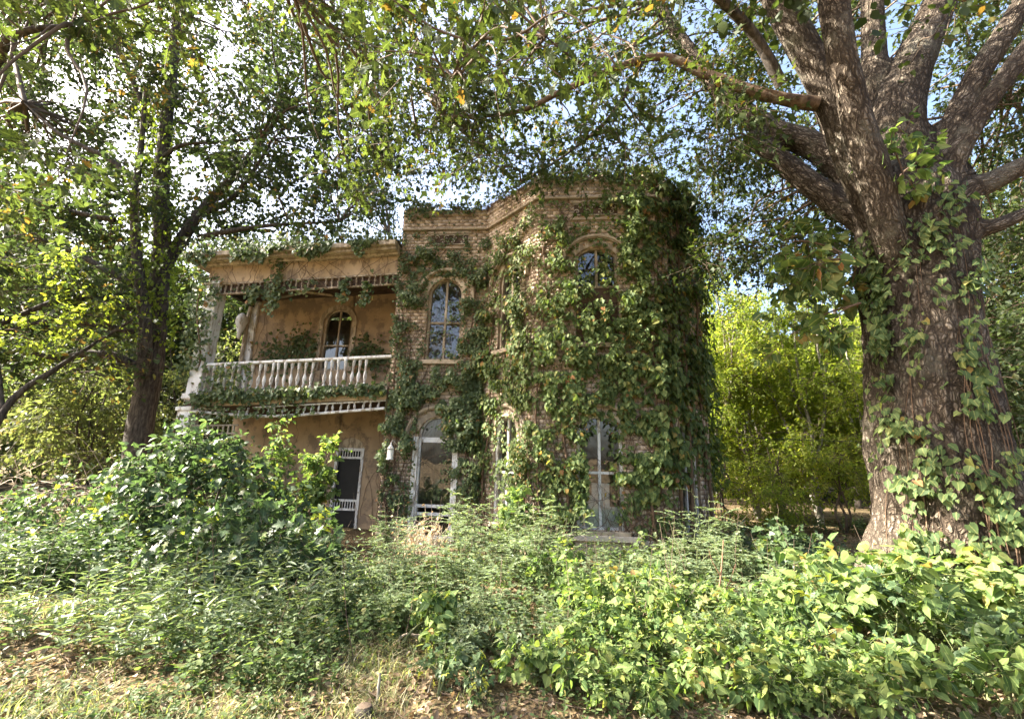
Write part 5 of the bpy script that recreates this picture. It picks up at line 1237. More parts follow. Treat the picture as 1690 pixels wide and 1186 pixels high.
lc = [(-20.93,15.47,17.11),(-7.92,14.94,14.74),(-18.29,17.26,24.97),(-13.63,15.68,12.15),(-25.36,16.04,24.94),(-23.58,16.90,14.04),(-8.19,12.34,19.92),(-7.08,17.21,25.28),(-17.75,14.24,17.82),(-10.09,13.46,17.25),(-3.30,10.87,9.13),(-16.85,15.02,13.00),(-11.16,11.22,12.47),(-10.93,16.12,12.60),(-14.20,15.79,24.50),(-6.89,15.13,19.05),(-25.71,17.93,28.22),(-10.17,16.03,17.45),(-10.77,10.84,10.35),(-6.02,15.48,11.97),(-5.12,15.90,16.75),(-13.58,14.96,17.52),(-20.22,13.48,16.41),(-8.47,14.94,20.62),(-16.03,14.73,18.75),(-12.62,17.68,15.83),(-5.47,13.59,12.74),(-14.06,16.71,14.82),(-12.62,11.28,12.16),(-9.10,15.10,13.29),(-18.41,13.39,19.14),(-8.12,13.88,21.46),(-16.10,12.93,10.91),(-14.19,12.86,9.68),(-4.71,10.66,11.74),(-5.26,11.37,8.70),(-17.64,12.17,16.24),(-14.82,17.68,22.40),(-17.99,14.87,16.32),(-24.74,17.41,16.84),(-9.56,15.15,11.09),(-15.38,12.55,19.06),(-12.50,12.28,10.44),(-7.77,14.26,11.26),(-12.79,10.96,11.74),(-6.48,11.75,14.12),(-23.03,15.36,21.46),(-15.08,13.23,19.21),(-13.35,17.83,12.61),(-9.04,12.66,19.12),(-16.73,14.57,13.72),(-4.05,12.14,15.65),(-20.87,13.89,21.62),(-14.76,14.85,18.74),(-9.42,12.16,14.78),(-14.72,16.27,22.54),(-5.93,11.42,12.67),(-8.68,11.00,11.97),(-15.42,10.92,13.66),(-4.96,15.47,21.63),(-8.44,11.44,12.81),(-15.81,14.97,23.70),(-11.77,12.83,13.67),(-20.60,15.10,15.42),(-20.51,13.55,17.70),(-6.48,12.36,11.86),(-11.02,11.62,9.08),(-7.30,15.53,21.84),(-11.56,10.84,9.12),(-23.56,16.06,16.96),(-10.28,13.06,20.53),(-9.02,14.80,11.96),(-18.41,13.65,12.55),(-9.47,14.58,14.18),(-9.98,11.11,10.01),(-18.42,15.35,13.47),(-10.27,16.75,21.09),(-13.81,11.87,14.65),(-12.05,17.71,21.15),(-25.11,17.62,24.00),(-15.58,12.47,17.91),(-5.60,12.27,11.15),(-17.39,11.00,16.43),(-12.27,10.76,17.86),(-15.53,13.63,11.07),(-5.85,15.41,21.23),(-6.98,12.93,11.21),(-5.04,14.05,11.59),(-14.61,15.17,12.45),(-3.51,11.51,11.15),(-7.16,10.56,14.96),(-21.36,15.43,19.81),(-7.47,14.57,22.46),(-12.81,15.36,22.41),(-14.57,15.73,14.66),(-16.39,16.57,11.52),(-22.72,16.74,12.20),(-12.19,17.48,20.09),(-14.68,15.96,23.32),(-10.68,11.02,15.36),(-20.76,16.43,15.86),(-12.95,16.31,22.03),(-23.40,17.85,25.95),(-15.96,16.19,18.89),(-13.52,13.37,13.56),(-5.11,13.50,21.97),(-8.06,12.67,17.88),(-9.32,12.43,11.16),(-8.59,11.38,15.48),(-9.50,12.49,10.11),(-7.44,16.66,26.21),(-5.99,12.60,15.06),(-5.47,14.01,16.49),(-7.70,15.46,20.48),(-15.25,14.38,13.19),(-13.75,12.02,18.45),(-6.95,10.75,11.54),(-7.24,16.68,13.58),(-11.41,15.41,15.57),(-22.99,17.85,13.66),(-12.59,15.07,15.16),(-12.21,12.75,14.45),(-19.37,15.35,10.94),(-11.18,13.51,22.14),(-7.04,13.05,14.86),(-15.36,14.31,16.98),(-16.96,13.25,14.12),(-7.31,15.66,14.90),(-10.10,12.89,11.79),(-15.51,12.64,17.27),(-15.27,16.52,21.03),(-11.37,17.20,15.77),(-14.21,15.91,11.29),(-5.08,11.05,13.84),(-12.86,12.67,17.92),(-6.02,14.61,14.32),(-14.02,11.81,15.34),(-6.02,12.49,13.76),(-11.67,16.94,12.13),(-12.77,12.66,20.56),(-5.83,16.46,17.87),(-14.06,16.41,17.46),(-14.79,13.97,18.97),(-14.54,10.85,15.10),(-12.67,11.36,14.40),(-17.26,14.94,16.21),(-17.53,14.65,10.59),(-8.09,12.41,11.04),(-14.21,16.40,22.83),(-25.82,17.90,16.44),(-11.26,11.29,16.89),(-15.27,16.27,16.09),(-10.83,14.37,13.77),(-17.43,15.41,17.93),(-16.31,12.04,18.83),(-12.29,10.62,14.77),(-10.26,15.37,19.97),(-10.73,17.79,20.46),(-22.87,17.13,22.02),(-12.36,13.69,16.91),(-20.15,15.15,15.88),(-9.55,17.93,22.88),(-10.61,11.00,10.70),(-18.32,17.09,16.21),(-6.08,11.65,8.82),(-3.89,11.95,10.65),(-15.48,10.64,12.91),(-4.61,13.57,10.25),(-7.34,10.56,9.63),(-9.74,13.49,11.43),(-17.52,13.78,12.33),(-5.10,14.48,14.62),(-15.58,17.38,16.48),(-11.20,16.55,20.62),(-5.86,17.43,20.53)] + [(-17.96,16.78,14.20),(-18.39,17.92,22.18),(-20.91,14.20,16.01),(-24.88,18.34,22.38),(-19.22,15.29,13.64),(-18.02,15.53,19.06),(-16.83,18.14,13.83),(-17.47,14.82,14.94),(-15.36,15.43,14.27),(-19.04,15.47,11.90),(-16.72,15.89,16.33),(-22.72,16.49,15.70),(-23.14,18.81,21.77),(-18.47,14.96,14.67),(-15.69,15.85,17.92),(-18.78,17.03,15.96),(-18.52,14.04,15.15),(-16.38,16.32,16.44),(-18.83,17.42,20.62),(-21.61,15.52,16.31),(-18.87,16.01,17.97),(-15.85,14.73,11.55),(-26.68,18.66,15.84),(-23.74,17.98,16.89),(-23.64,17.81,13.83),(-19.29,14.75,17.04),(-19.96,14.17,11.57),(-20.35,14.27,13.39),(-24.26,17.19,21.24),(-16.75,16.36,12.89),(-22.09,14.66,17.54),(-20.28,15.28,13.41),(-22.72,16.17,16.15),(-13.85,14.13,12.68),(-21.42,17.18,17.67),(-19.65,14.37,17.06),(-17.94,18.51,18.98),(-19.85,17.03,15.81),(-26.47,18.45,19.24),(-23.30,18.51,19.80)] + [(-5.66,13.76,15.42),(-5.22,11.61,10.75),(-9.59,14.38,17.71),(-7.67,13.00,13.20),(-4.02,12.01,11.41),(-5.09,13.09,16.52),(-6.25,11.58,13.06),(-6.38,11.76,14.77),(-8.85,13.90,12.52),(-10.40,14.67,16.80),(-7.72,11.67,12.55),(-5.20,13.29,13.96)] + [(-12.72,11.20,3.83),(-14.24,14.27,10.01),(-10.93,11.30,5.24),(-14.27,11.85,7.93),(-14.30,13.08,5.61),(-13.92,11.05,6.31),(-14.18,11.51,5.09),(-11.31,11.88,6.47),(-17.95,13.37,9.30),(-15.68,12.30,8.93),(-13.54,11.82,8.45),(-14.52,12.82,7.09),(-14.04,10.94,7.09),(-11.31,12.57,5.94),(-10.38,11.25,3.89),(-15.06,13.97,4.81),(-13.07,12.10,8.88),(-16.50,13.70,8.11),(-13.74,11.31,5.74),(-12.20,11.86,6.33),(-12.19,13.86,5.33),(-15.28,13.11,6.42),(-15.29,14.38,7.07),(-11.44,10.91,6.55),(-14.34,11.93,4.41),(-13.62,13.83,8.79),(-14.25,13.62,4.23),(-12.80,13.58,8.30),(-14.44,13.16,8.54),(-15.16,12.49,9.05)] + [(-6.16,12.80,8.51),(-11.80,14.98,9.63),(-8.08,12.78,10.22),(-9.58,14.70,9.74),(-6.79,14.83,11.67),(-11.46,14.58,10.66),(-7.35,14.35,10.17),(-7.23,13.04,8.64),(-9.65,13.35,9.03),(-9.79,14.00,9.95)]
ltree = simple_tree('forked_tree', 'tall dark stemmed tree with forked trunk and ivied stems left of the porch', 'tree', (-10.6,13.0,0), lt, lc, 1.0, T_WIDE, 'treeleaf', 23, 14, .15, 71, big=0, gaps=True)
# ivy up that tree
r = np.random.default_rng(72); n = 2600; A2 = smooth_path([np.array(p) for p in lt[0][0]], 60); k = r.integers(14, 48, n); th_ = r.uniform(0,2*np.pi,n)
pos = A2[k]+np.column_stack([np.cos(th_), np.sin(th_), 0*th_])*(.25+.22*r.random(n))[:,None]+r.normal(0,.14,(n,3))
A3 = smooth_path([np.array(p) for p in lt[1][0]], 40); n2 = 900; k = r.integers(8, 36, n2); pos = np.concatenate([pos, A3[k]+r.normal(0,.2,(n2,3))]); n += n2
iv = thing('climbing_vine', 'ivy creeping up the forked tree left of the porch', 'climber', (-10.6,13.0,0))
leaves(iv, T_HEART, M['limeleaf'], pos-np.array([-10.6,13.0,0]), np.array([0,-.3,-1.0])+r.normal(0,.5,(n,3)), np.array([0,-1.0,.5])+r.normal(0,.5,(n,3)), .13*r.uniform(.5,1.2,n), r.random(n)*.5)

# --- a tree just out of frame on the left whose low boughs reach in at the top corner
nl = (-8.4,3.4,0)
nt = thing('lobed_leaf_tree', 'near tree on the left edge whose big lobed leaves hang into the top corner', 'tree', nl)
L_ = [limb(nt, nl, [(-8.4,3.4,-.1),(-8.3,3.4,2.5),(-8.5,3.5,5.5),(-8.3,3.6,9),(-8.2,3.6,13)], .30,.10, M['darkbark'], 12, 'trunk'),
      limb(nt, nl, [(-8.4,3.5,5.0),(-6.77, 4.60, 6.19),(-5.93, 4.30, 6.43),(-5.15, 4.20, 6.51)], .09,.02, M['darkbark'], 8),
      limb(nt, nl, [(-8.4,3.5,6.0),(-6.48, 4.80, 8.87),(-4.69, 5.00, 8.56),(-3.38, 5.20, 8.43)], .09,.02, M['darkbark'], 8)]
crown(nt, nl, [(-6.05,4.99,5.97),(-6.63,4.26,6.33),(-5.80,4.50,6.87),(-6.71,4.96,4.93),(-4.66,3.66,6.38),(-4.30,3.77,4.45),(-7.04,4.98,5.62),(-5.24,3.76,5.71),(-5.80,4.42,5.87),(-5.88,4.24,6.97),(-5.81,4.53,5.35),(-5.86,3.89,6.61),(-4.91,3.62,4.58),(-5.36,4.18,4.44)]+[(-5.18,4.47,7.64),(-4.29,4.38,7.31),(-4.89,4.06,6.51),(-5.52,5.13,7.87),(-4.48,4.63,6.91),(-5.96,5.13,8.05),(-4.16,3.96,7.06)], .40, L_, T_OAK, M['oakleaf'], 9, 8, .15, 120, 73, gaps=True)
crown(nt, nl, [(-2.65,5.13,7.34),(-2.63,5.03,8.63),(-5.17,6.49,9.18),(-4.11,5.80,9.40),(-2.27,6.01,9.21),(-4.75,6.43,7.85),(-3.28,5.13,7.26),(-1.97,5.11,6.91),(-3.83,6.34,9.63),(-2.97,5.25,6.89),(-3.05,6.77,10.84),(-4.78,5.70,9.33),(-2.67,5.36,8.28),(-4.40,6.15,7.86)]+[(-3.60,8.39,9.40),(-3.74,7.93,7.42),(-2.41,6.79,9.11),(-2.14,6.69,7.54),(-2.66,8.21,7.57),(-2.53,6.96,8.33),(-2.45,6.95,7.21),(-3.43,8.14,8.33),(-3.86,7.82,9.37),(-3.13,7.41,9.16),(-3.28,6.73,9.00),(-3.32,8.30,7.23)], .55, L_, T_OAK, M['oakleaf'], 11, 10, .14, 60, 74, gaps=True)
r = np.random.default_rng(78); q = np.column_stack([r.uniform(-9.2,-7.7,9), r.uniform(5.0,6.7,9), r.uniform(4.0,5.5,9)])  # unseen low boughs, added to cast shade on the weeds by the left bush
crown(nt, nl, q, .75, L_, T_OAK8, M['oakleaf'], 12, 10, .16, 0, 79)
r = np.random.default_rng(75); q = r.normal(0,1,(26,3)); q = nrm(q)*(r.random((26,1))**.4)*np.array([3.0,2.6,3.2])+np.array([-8.6,2.0,10.5])
crown(nt, nl, q, 1.2, L_, T_OAK, M['oakleaf'], 12, 10, .19, 0, 76, gaps=True)

# --- cedar behind the house
cd = thing('cedar_tree', 'dense dark cedar rising behind the porch roof', 'tree', (-6.5,21,0))
cl = [limb(cd, (-6.5,21,0), [(-6.5,21,-.2),(-6.5,21,6),(-6.4,21,13)], .3,.05, M['darkbark'], 8, 'trunk')]
cc = [(-6.60,21.41,16.11),(-6.68,21.99,12.89),(-8.67,21.20,16.01),(-9.26,21.24,12.19),(-9.38,20.83,14.12),(-6.64,21.45,14.38),(-8.19,20.45,13.53),(-9.20,20.27,15.47),(-7.84,21.83,15.59),(-7.42,21.96,14.02),(-8.26,21.10,12.60),(-7.50,21.23,12.21),(-9.00,20.79,12.79),(-7.43,20.05,15.18),(-7.25,21.96,12.56),(-7.29,21.62,15.79)]+[(-8.70,21.12,16.21),(-7.33,21.55,18.15),(-8.70,20.76,17.33),(-7.48,21.59,15.92),(-7.81,20.60,16.38),(-8.69,20.43,15.14)]
crown(cd, (-6.5,21,0), cc, .85, cl, T_DIA, M['conifer'], 26, 14, .13, 0, 77)
crown(cd, (-6.5,21,0), [(-6.5+r.normal(0,1.4),21+r.normal(0,1.2),z) for z in np.linspace(3,9,14)], 1.0, cl, T_DIA, M['conifer'], 14, 10, .2, 0, 78)

# --- woods behind: each tree one can tell apart
def woods(items, name, labels, group, mat, bark, tm=T_DIA, lsize=.15, seed=200, ntw=15, nlf=12):
    for i, (x, y, h, rc, zlow, nst) in enumerate(items):
        r = np.random.default_rng(seed+i); loc = (x, y, gz(x,y)-.05); L = []
        t = thing(name, labels[i % len(labels)] if isinstance(labels, list) else labels, 'tree', loc, 0, group)
        for s_ in range(nst):
            a = r.uniform(0,6.28); lean = r.uniform(.05,.22)*h*(1 if nst > 1 else .35)
            pts = [np.array(loc)+np.array([math.cos(a)*lean*q**1.3, math.sin(a)*lean*q**1.3, h*.9*q]) + (r.normal(0,.12,3) if 0 < q < 1 else 0) for q in np.linspace(0,1,6)]
            r0 = (.035+.012*h)*(.62 if nst > 1 else 1.0); L.append(limb(t, loc, pts, r0, r0*.25, M[bark], 7, 'trunk', 20, .06))
        K = int(9*rc*rc**.5*max(1,(h-zlow)/4)); K = max(8, min(75, K))
        q = nrm(r.normal(0,1,(K,3)))*(r.random((K,1))**.38)*np.array([rc,rc,(h-zlow)/2])+np.array([x,y,loc[2]+(h+zlow)/2])
        crown(t, loc, q, .85*min(1.2, .5+rc*.22), L, tm, M[mat], ntw, nlf, lsize, 0, seed*3+i, bscale=.9, twigs=(y < 20))
RL = ['multi stemmed sapling with yellow green leaves next to the house corner','slender sapling in yellow green leaf in the sunny thicket','bushy young tree in the middle of the sunny thicket','leaning sapling with pale stems beside the oak','taller young tree at the back of the sunny thicket','low leafy sapling at the edge of the clearing','young tree with pale thin stems behind the clearing']
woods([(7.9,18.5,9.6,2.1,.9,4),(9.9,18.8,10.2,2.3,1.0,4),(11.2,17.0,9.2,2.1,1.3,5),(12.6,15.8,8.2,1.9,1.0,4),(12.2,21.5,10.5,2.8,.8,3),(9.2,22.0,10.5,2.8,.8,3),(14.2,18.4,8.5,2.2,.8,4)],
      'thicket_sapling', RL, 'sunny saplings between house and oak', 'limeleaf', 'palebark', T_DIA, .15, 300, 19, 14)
BR = ['tall woodland tree behind the right side of the oak','dark woodland tree showing at the right edge','woodland tree filling the gap behind the oak limbs']
woods([(15.2,12.8,11.5,2.6,1.5,1),(17.5,15.5,14,3.0,2.5,1),(13.8,10.8,7.0,1.8,.8,2),(18,11,12,2.8,1.5,1)], 'woodland_tree', BR+['dark woodland tree beyond the right edge of the oak'], 'woodland trees right of the oak', 'treeleaf', 'darkbark', T_DIA, .20, 330, 15, 11)
woods([(-1,30,19,4,6,1),(6,31,20,4.2,5,1),(13,30,19,4,4,1),(20,27,17,3.8,3,1),(-9,30,17,4,4,1),(-17,29,15,3.6,2,1),(-25,27,14,3.6,1.5,1),(26,22,17,4,2,1)], 'woodland_tree', ['tall woodland tree rising far behind the bay parapet','broad woodland tree far behind the right shoulder of the bay','tall woodland tree far behind the sunny thicket','low crowned woodland tree far behind the oak trunk','woodland tree far behind the porch roof next to the cedar','woodland tree far behind the forked tree','far woodland tree above the brush pile','far woodland tree beyond the oak at the right edge'], 'woodland trees far behind', 'treeleaf', 'darkbark', T_DIA, .32, 350, 11, 9)
woods([(-24,27,17,4.0,3,1),(-17.5,25,16,3.6,3,1),(-30,22,16,4.2,2,1),(-13.5,24,14.5,3.0,4,1),(-21,18.5,13,3.0,3,1)], 'background_tree', ['tall grey green tree far behind the forked tree','tall grey green tree between the forked trunk and the cedar','tall tree at the far left behind the leaning trunk','slender tall tree just left of the porch roof','tree of middle height at the left edge'], 'tall trees behind on the left', 'treeleaf', 'darkbark', T_DIA, .29, 420, 13, 10)
LB = ['sunlit bushy tree low behind the forked trunk','pale green tree at the left edge behind the brush','broad leafy tree left of the forked trunk']
woods([(-13.2,14.5,4.6,1.9,.9,3),(-15.5,16.5,6.0,2.2,1.2,2),(-12.6,18.2,6.5,2.2,1.5,2),(-18.5,19.5,8.5,2.8,1.5,2),(-10.5,22,9.0,2.6,1.5,2),(-21,24,11,3.2,1.5,1)], 'background_tree', LB+['rounded leafy tree further back on the left','leafy tree behind the porch','tall tree far back on the left edge'], 'trees behind on the left', 'paleleaf', 'darkbark', T_DIA, .17, 380, 15, 12)
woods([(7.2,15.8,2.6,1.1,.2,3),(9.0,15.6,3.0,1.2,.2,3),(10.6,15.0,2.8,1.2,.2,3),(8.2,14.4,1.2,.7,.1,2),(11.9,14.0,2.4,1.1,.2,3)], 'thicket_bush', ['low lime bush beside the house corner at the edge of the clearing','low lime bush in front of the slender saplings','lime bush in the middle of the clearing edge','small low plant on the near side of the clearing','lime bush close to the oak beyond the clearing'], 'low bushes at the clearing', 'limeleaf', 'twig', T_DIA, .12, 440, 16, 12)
# leaning grey tree at the left edge
simple_tree('leaning_tree', 'grey trunk leaning in from the left edge', 'tree', (-11.6,9.6,0), [([(-11.6,9.6,-.1),(-11.39, 10.00, 1.54),(-11.43, 10.40, 2.90),(-11.06, 10.80, 3.71),(-10.58, 11.20, 4.52),(-10.01, 11.60, 5.40)], .10,.03), ([(-11.40, 10.30, 2.47),(-12.19, 10.40, 4.32),(-12.84, 10.60, 6.59)], .06,.02)], [(-10.10,10.81,4.53),(-13.31,10.83,4.45),(-14.38,11.78,6.59),(-12.36,11.70,4.36),(-10.86,10.26,6.33),(-11.04,10.43,4.98),(-11.39,10.32,4.49),(-11.66,11.73,5.58),(-10.22,10.71,5.43),(-13.86,11.21,5.45),(-11.37,11.26,6.07),(-13.15,10.46,5.72)], .7, T_SMALL, 'limeleaf', 13, 11, .13, 79, 'darkbark')
# far wood mass closing the horizon
r = np.random.default_rng(90); n = 60000
ang = r.uniform(R(-75), R(75), n); dist = r.uniform(34,52,n); hh = 11+7*vnoise(np.column_stack([ang*7, 0*ang, 0*ang]), 12)
pos = np.column_stack([np.sin(ang)*dist, np.cos(ang)*dist, r.random(n)**.8*hh]); pos += (vnoise(pos*.35, 3)-.5)[:,None]*2.5
V, F, rr2 = scatter(T_DIA, pos, r.normal(0,1,(n,3))+np.array([0,0,-.4]), np.array([0,0,1.0])+r.normal(0,.6,(n,3)), r.uniform(.5,1.0,n), r.random(n))
o = link('far_woods', np_mesh('far_woods', V, F, rr2, True), M['treeleaf'], None, 'stuff')
o['label'] = 'mass of woodland closing the view far behind the house'

# ------------------------------------------------------------------ shrubs, vines and weeds in front
def dome(cx, cy, rx, ry, h, n, seed, z0=.2):
    r = np.random.default_rng(seed); a = r.uniform(0,2*np.pi,n); q = np.sqrt(r.random(n))
    x = cx+rx*q*np.cos(a); y = cy+ry*q*np.sin(a); top = h*np.sqrt(np.clip(1-q*q*.85,0,1)); z = z0+(top-z0)*r.random(n)**.45
    return np.column_stack([x, y, z])
def bush(name, label, cat, cx, cy, rx, ry, h, K, tm, mat, ntw, nlf, lsize, seed, big=0, nst=7, rad=.38, stem='twig', group=None, **kw):
    loc = (cx, cy, gz(cx,cy)); t = thing(name, label, cat, loc, 0, group); r = np.random.default_rng(seed); L=[]
    C = dome(cx, cy, rx, ry, h, K, seed)+np.array([0,0,loc[2]])
    for i in range(nst):
        e = C[r.integers(0,K)]; b = np.array([cx+r.normal(0,.12),cy+r.normal(0,.12),loc[2]-.05]); m = b*.5+e*.5+np.array([0,0,.15*h])
        L.append(limb(t, loc, [b,m,e], .012+.008*h, .006, M[stem], 6, 'stem', 10, .05))
    crown(t, loc, C, rad, L, tm, M[mat], ntw, nlf, lsize, big, seed+1, stem, bscale=.6, **kw)
    return t
bush('mulberry_bush', 'big lobed leaf bush spilling in front of the porch, its right half toward the door', 'bush', -3.6,6.9,1.25,1.15,1.1,32,T_LOBED,'bushleaf',11,9,.135,401,300,9)
bush('mulberry_bush', 'tall dark green bush right under the left porch column', 'bush', -5.4,8.4,1.7,1.4,2.3,48,T_OVATE,'bushleaf',12,10,.12,403,200,9)
bush('mulberry_bush', 'spreading green bush on the far left in front of the brush', 'bush', -7.6,8.6,1.7,1.3,1.25,30,T_OVATE,'bushleaf',11,9,.11,405,60,7)
bush('mulberry_bush', 'leafy bush against the porch in front of the screen door', 'bush', -4.5,9.0,.8,.65,1.45,14,T_OVATE,'bushleaf',10,9,.12,407,80,6)
bush('hanging_vine', 'yellow green vine tumbling down in front of the screen door', 'climber', -3.98,9.9,.30,.4,2.35,15,T_HEART,'vineleaf',9,8,.12,409,120,5,.28)
bush('upright_sapling', 'slim upright sapling with pale shoots in front of the lower frieze', 'sapling', -4.75,9.4,.22,.22,3.25,9,T_OVATE,'vineleaf',7,7,.11,411,40,3,.22)
bush('heart_leaf_vine', 'big heart leaved vine mounded over the ground at the foot of the oak', 'vine', 4.35,5.2,1.35,.95,.95,36,T_HEART,'vineleaf',10,7,.112,413,300,8,.30,'greenstem')
bush('heart_leaf_vine', 'large leaved vine in the bottom right corner', 'vine', 3.75,4.15,.85,.5,.50,14,T_OVATE,'vineleaf',9,7,.10,415,160,6,.24,'greenstem')
bush('heart_leaf_vine', 'sunlit yellow green vine patch in the middle of the weeds', 'vine', 1.25,5.3,.85,.65,.66,24,T_HEART,'vineleaf',10,8,.075,417,200,7,.24,'greenstem')
bush('heart_leaf_vine', 'bright low vine right of the curved dead branch', 'vine', 2.35,4.9,.7,.55,.5,18,T_OVATE,'vineleaf',10,8,.075,419,150,6,.22,'greenstem')
bush('heart_leaf_vine', 'small vine clump draped on an arched dead twig', 'vine', -.78,4.75,.30,.24,.52,7,T_HEART,'vineleaf',7,6,.085,421,60,4,.16,'greenstem')
bush('heart_leaf_vine', 'pale vine climbing at the foot of the bay left of its window', 'vine', .35,8.9,.45,.35,1.35,12,T_HEART,'vineleaf',8,7,.11,423,60,5,.24,'greenstem')
bush('heart_leaf_vine', 'shaded vine patch at the end of the bay near the clearing', 'vine', 4.6,8.4,1.2,.8,.7,18,T_HEART,'bushleaf',9,8,.12,425,60,6,.3,'greenstem')

bush('heart_leaf_vine', 'sunlit vine spreading along the bottom edge beside the curved dead branch', 'vine', 1.55,4.2,.75,.42,.36,16,T_HEART,'vineleaf',9,7,.07,431,160,6,.2,'greenstem')
bush('heart_leaf_vine', 'vine clump at the bottom edge right of the bare leaf litter', 'vine', .95,4.65,.5,.35,.42,12,T_TRI,'vineleaf',9,7,.08,433,100,5,.2,'greenstem')
bush('heart_leaf_vine', 'vine leaves low at the bottom edge left of the corner vine', 'vine', 2.65,4.05,.6,.4,.38,14,T_OVATE,'vineleaf',9,7,.08,435,120,6,.2,'greenstem')
bush('heart_leaf_vine', 'pale green vine under the dead sapling', 'vine', 2.0,5.6,.8,.5,.55,16,T_TRI,'vineleaf',9,7,.085,437,80,6,.22,'greenstem')
bush('heart_leaf_vine', 'yellow green vine between the sapling and the mounded vine', 'vine', 2.95,5.0,.6,.5,.6,14,T_HEART,'vineleaf',9,7,.085,439,80,6,.24,'greenstem')

bush('heart_leaf_vine', 'tiny vine clump among the litter at the bottom centre', 'vine', .35,4.15,.45,.3,.26,9,T_HEART,'vineleaf',8,6,.07,451,80,4,.16,'greenstem')
bush('tri_leaf_weed', 'three leaflet weed clump at the bottom edge left of centre', 'weed', -.35,4.0,.3,.22,.22,7,T_TRI,'bushleaf',7,6,.075,453,50,4,.14,'greenstem')
bush('tri_leaf_weed', 'three leaflet weeds mixed into the mounded vine at the oak foot', 'weed', 4.0,4.75,1.1,.6,.85,16,T_TRI,'bushleaf',8,6,.12,455,100,5,.24,'greenstem')
bush('tri_leaf_weed', 'pale three leaflet weeds between the two privets by the hooked branch', 'weed', 1.9,4.35,.5,.35,.42,10,T_TRI,'weed',8,6,.075,457,60,4,.18,'greenstem')
bush('young_maple', 'low lobed leaf seedling bush behind the sunlit vine patch', 'shrub', .75,6.2,.5,.4,.85,10,T_LOBED,'vineleaf',7,6,.09,459,40,4,.24,'greenstem')
bush('upright_sapling', 'low leafy seedling under the pale plinth', 'sapling', 2.15,7.4,.4,.3,.6,8,T_OVATE,'weed',8,6,.08,461,20,4,.22,'greenstem')

bush('heart_leaf_vine', 'vine trailing along the bottom edge under the hooked branch', 'vine', 1.55,3.82,.55,.22,.24,10,T_HEART,'vineleaf',8,6,.075,463,80,4,.15,'greenstem')
bush('heart_leaf_vine', 'vine trailing along the bottom edge just right of centre', 'vine', .75,3.85,.45,.22,.24,9,T_OVATE,'vineleaf',8,6,.07,465,80,4,.15,'greenstem')
bush('tri_leaf_weed', 'three leaflet weeds at the bottom edge left of the corner vine', 'weed', 2.35,3.85,.5,.22,.30,9,T_TRI,'vineleaf',8,6,.085,467,80,4,.16,'greenstem')
bush('tri_leaf_weed', 'grey green weed clump behind the pale fallen branch', 'weed', -.15,4.5,.4,.3,.34,9,T_SMALL,'privet',9,8,.05,469,20,4,.17,'greenstem')

def privet(i, x, y, h, spread, nst, label, mat='privet', lsz=.034, nsh=7, npair=13):
    r = np.random.default_rng(500+i); loc = np.array([x, y, gz(x,y)]); t = thing('privet_shrub', label, 'shrub', tuple(loc), 0, 'privet sprays in front of the house'); global t_priv; t_priv = t
    tb = TB(); Pp=[]; Aa=[]; Nn=[]
    for s_ in range(nst):
        a = r.uniform(0,6.28); hh = h*r.uniform(.45,1.05); sp_ = spread*r.uniform(.3,1.1)
        if r.random() < .28: hh *= 1.35; sp_ *= .3
        q = np.linspace(0,1,12); b = r.normal(0,.10,2)
        pts = np.column_stack([b[0]+math.cos(a)*sp_*q**1.4, b[1]+math.sin(a)*sp_*q**1.4, hh*(q*1.25-.35*q**2.6)])+r.normal(0,.008,(12,3)); tb.tube(pts, np.linspace(.007,.002,12), 4)
        for k in range(nsh):
            u = r.uniform(.25,1.0); j = int(u*11); p0 = pts[j]; b2 = a+r.normal(0,1.3); ln = r.uniform(.16,.36)*min(1,h)
            d = nrm(np.array([math.cos(b2), math.sin(b2), r.uniform(.0,.7)])); qq = np.linspace(0,1,npair)
            sh = p0+d[None]*ln*qq[:,None]-np.array([0,0,.25*ln])*(qq**2)[:,None]; tb.tube(sh[::4], .0018, 3)
            sd = nrm(np.cross(d, np.array([0,0,1.0])))
            for sg in (1,-1):
                Pp.append(sh[1:]); Aa.append(np.tile(sd*sg+d*.45+np.array([0,0,.12]),(npair-1,1))+r.normal(0,.15,(npair-1,3))); Nn.append(np.tile([0,0,1.0],(npair-1,1))+r.normal(0,.3,(npair-1,3)))
    tb.build('stems', M['greenstem'], t, 'stuff')
    pos = np.concatenate(Pp); n = len(pos); leaves(t, T_SMALL, M[mat], pos, np.concatenate(Aa), np.concatenate(Nn), lsz*r.uniform(.7,1.25,n), r.random(n))
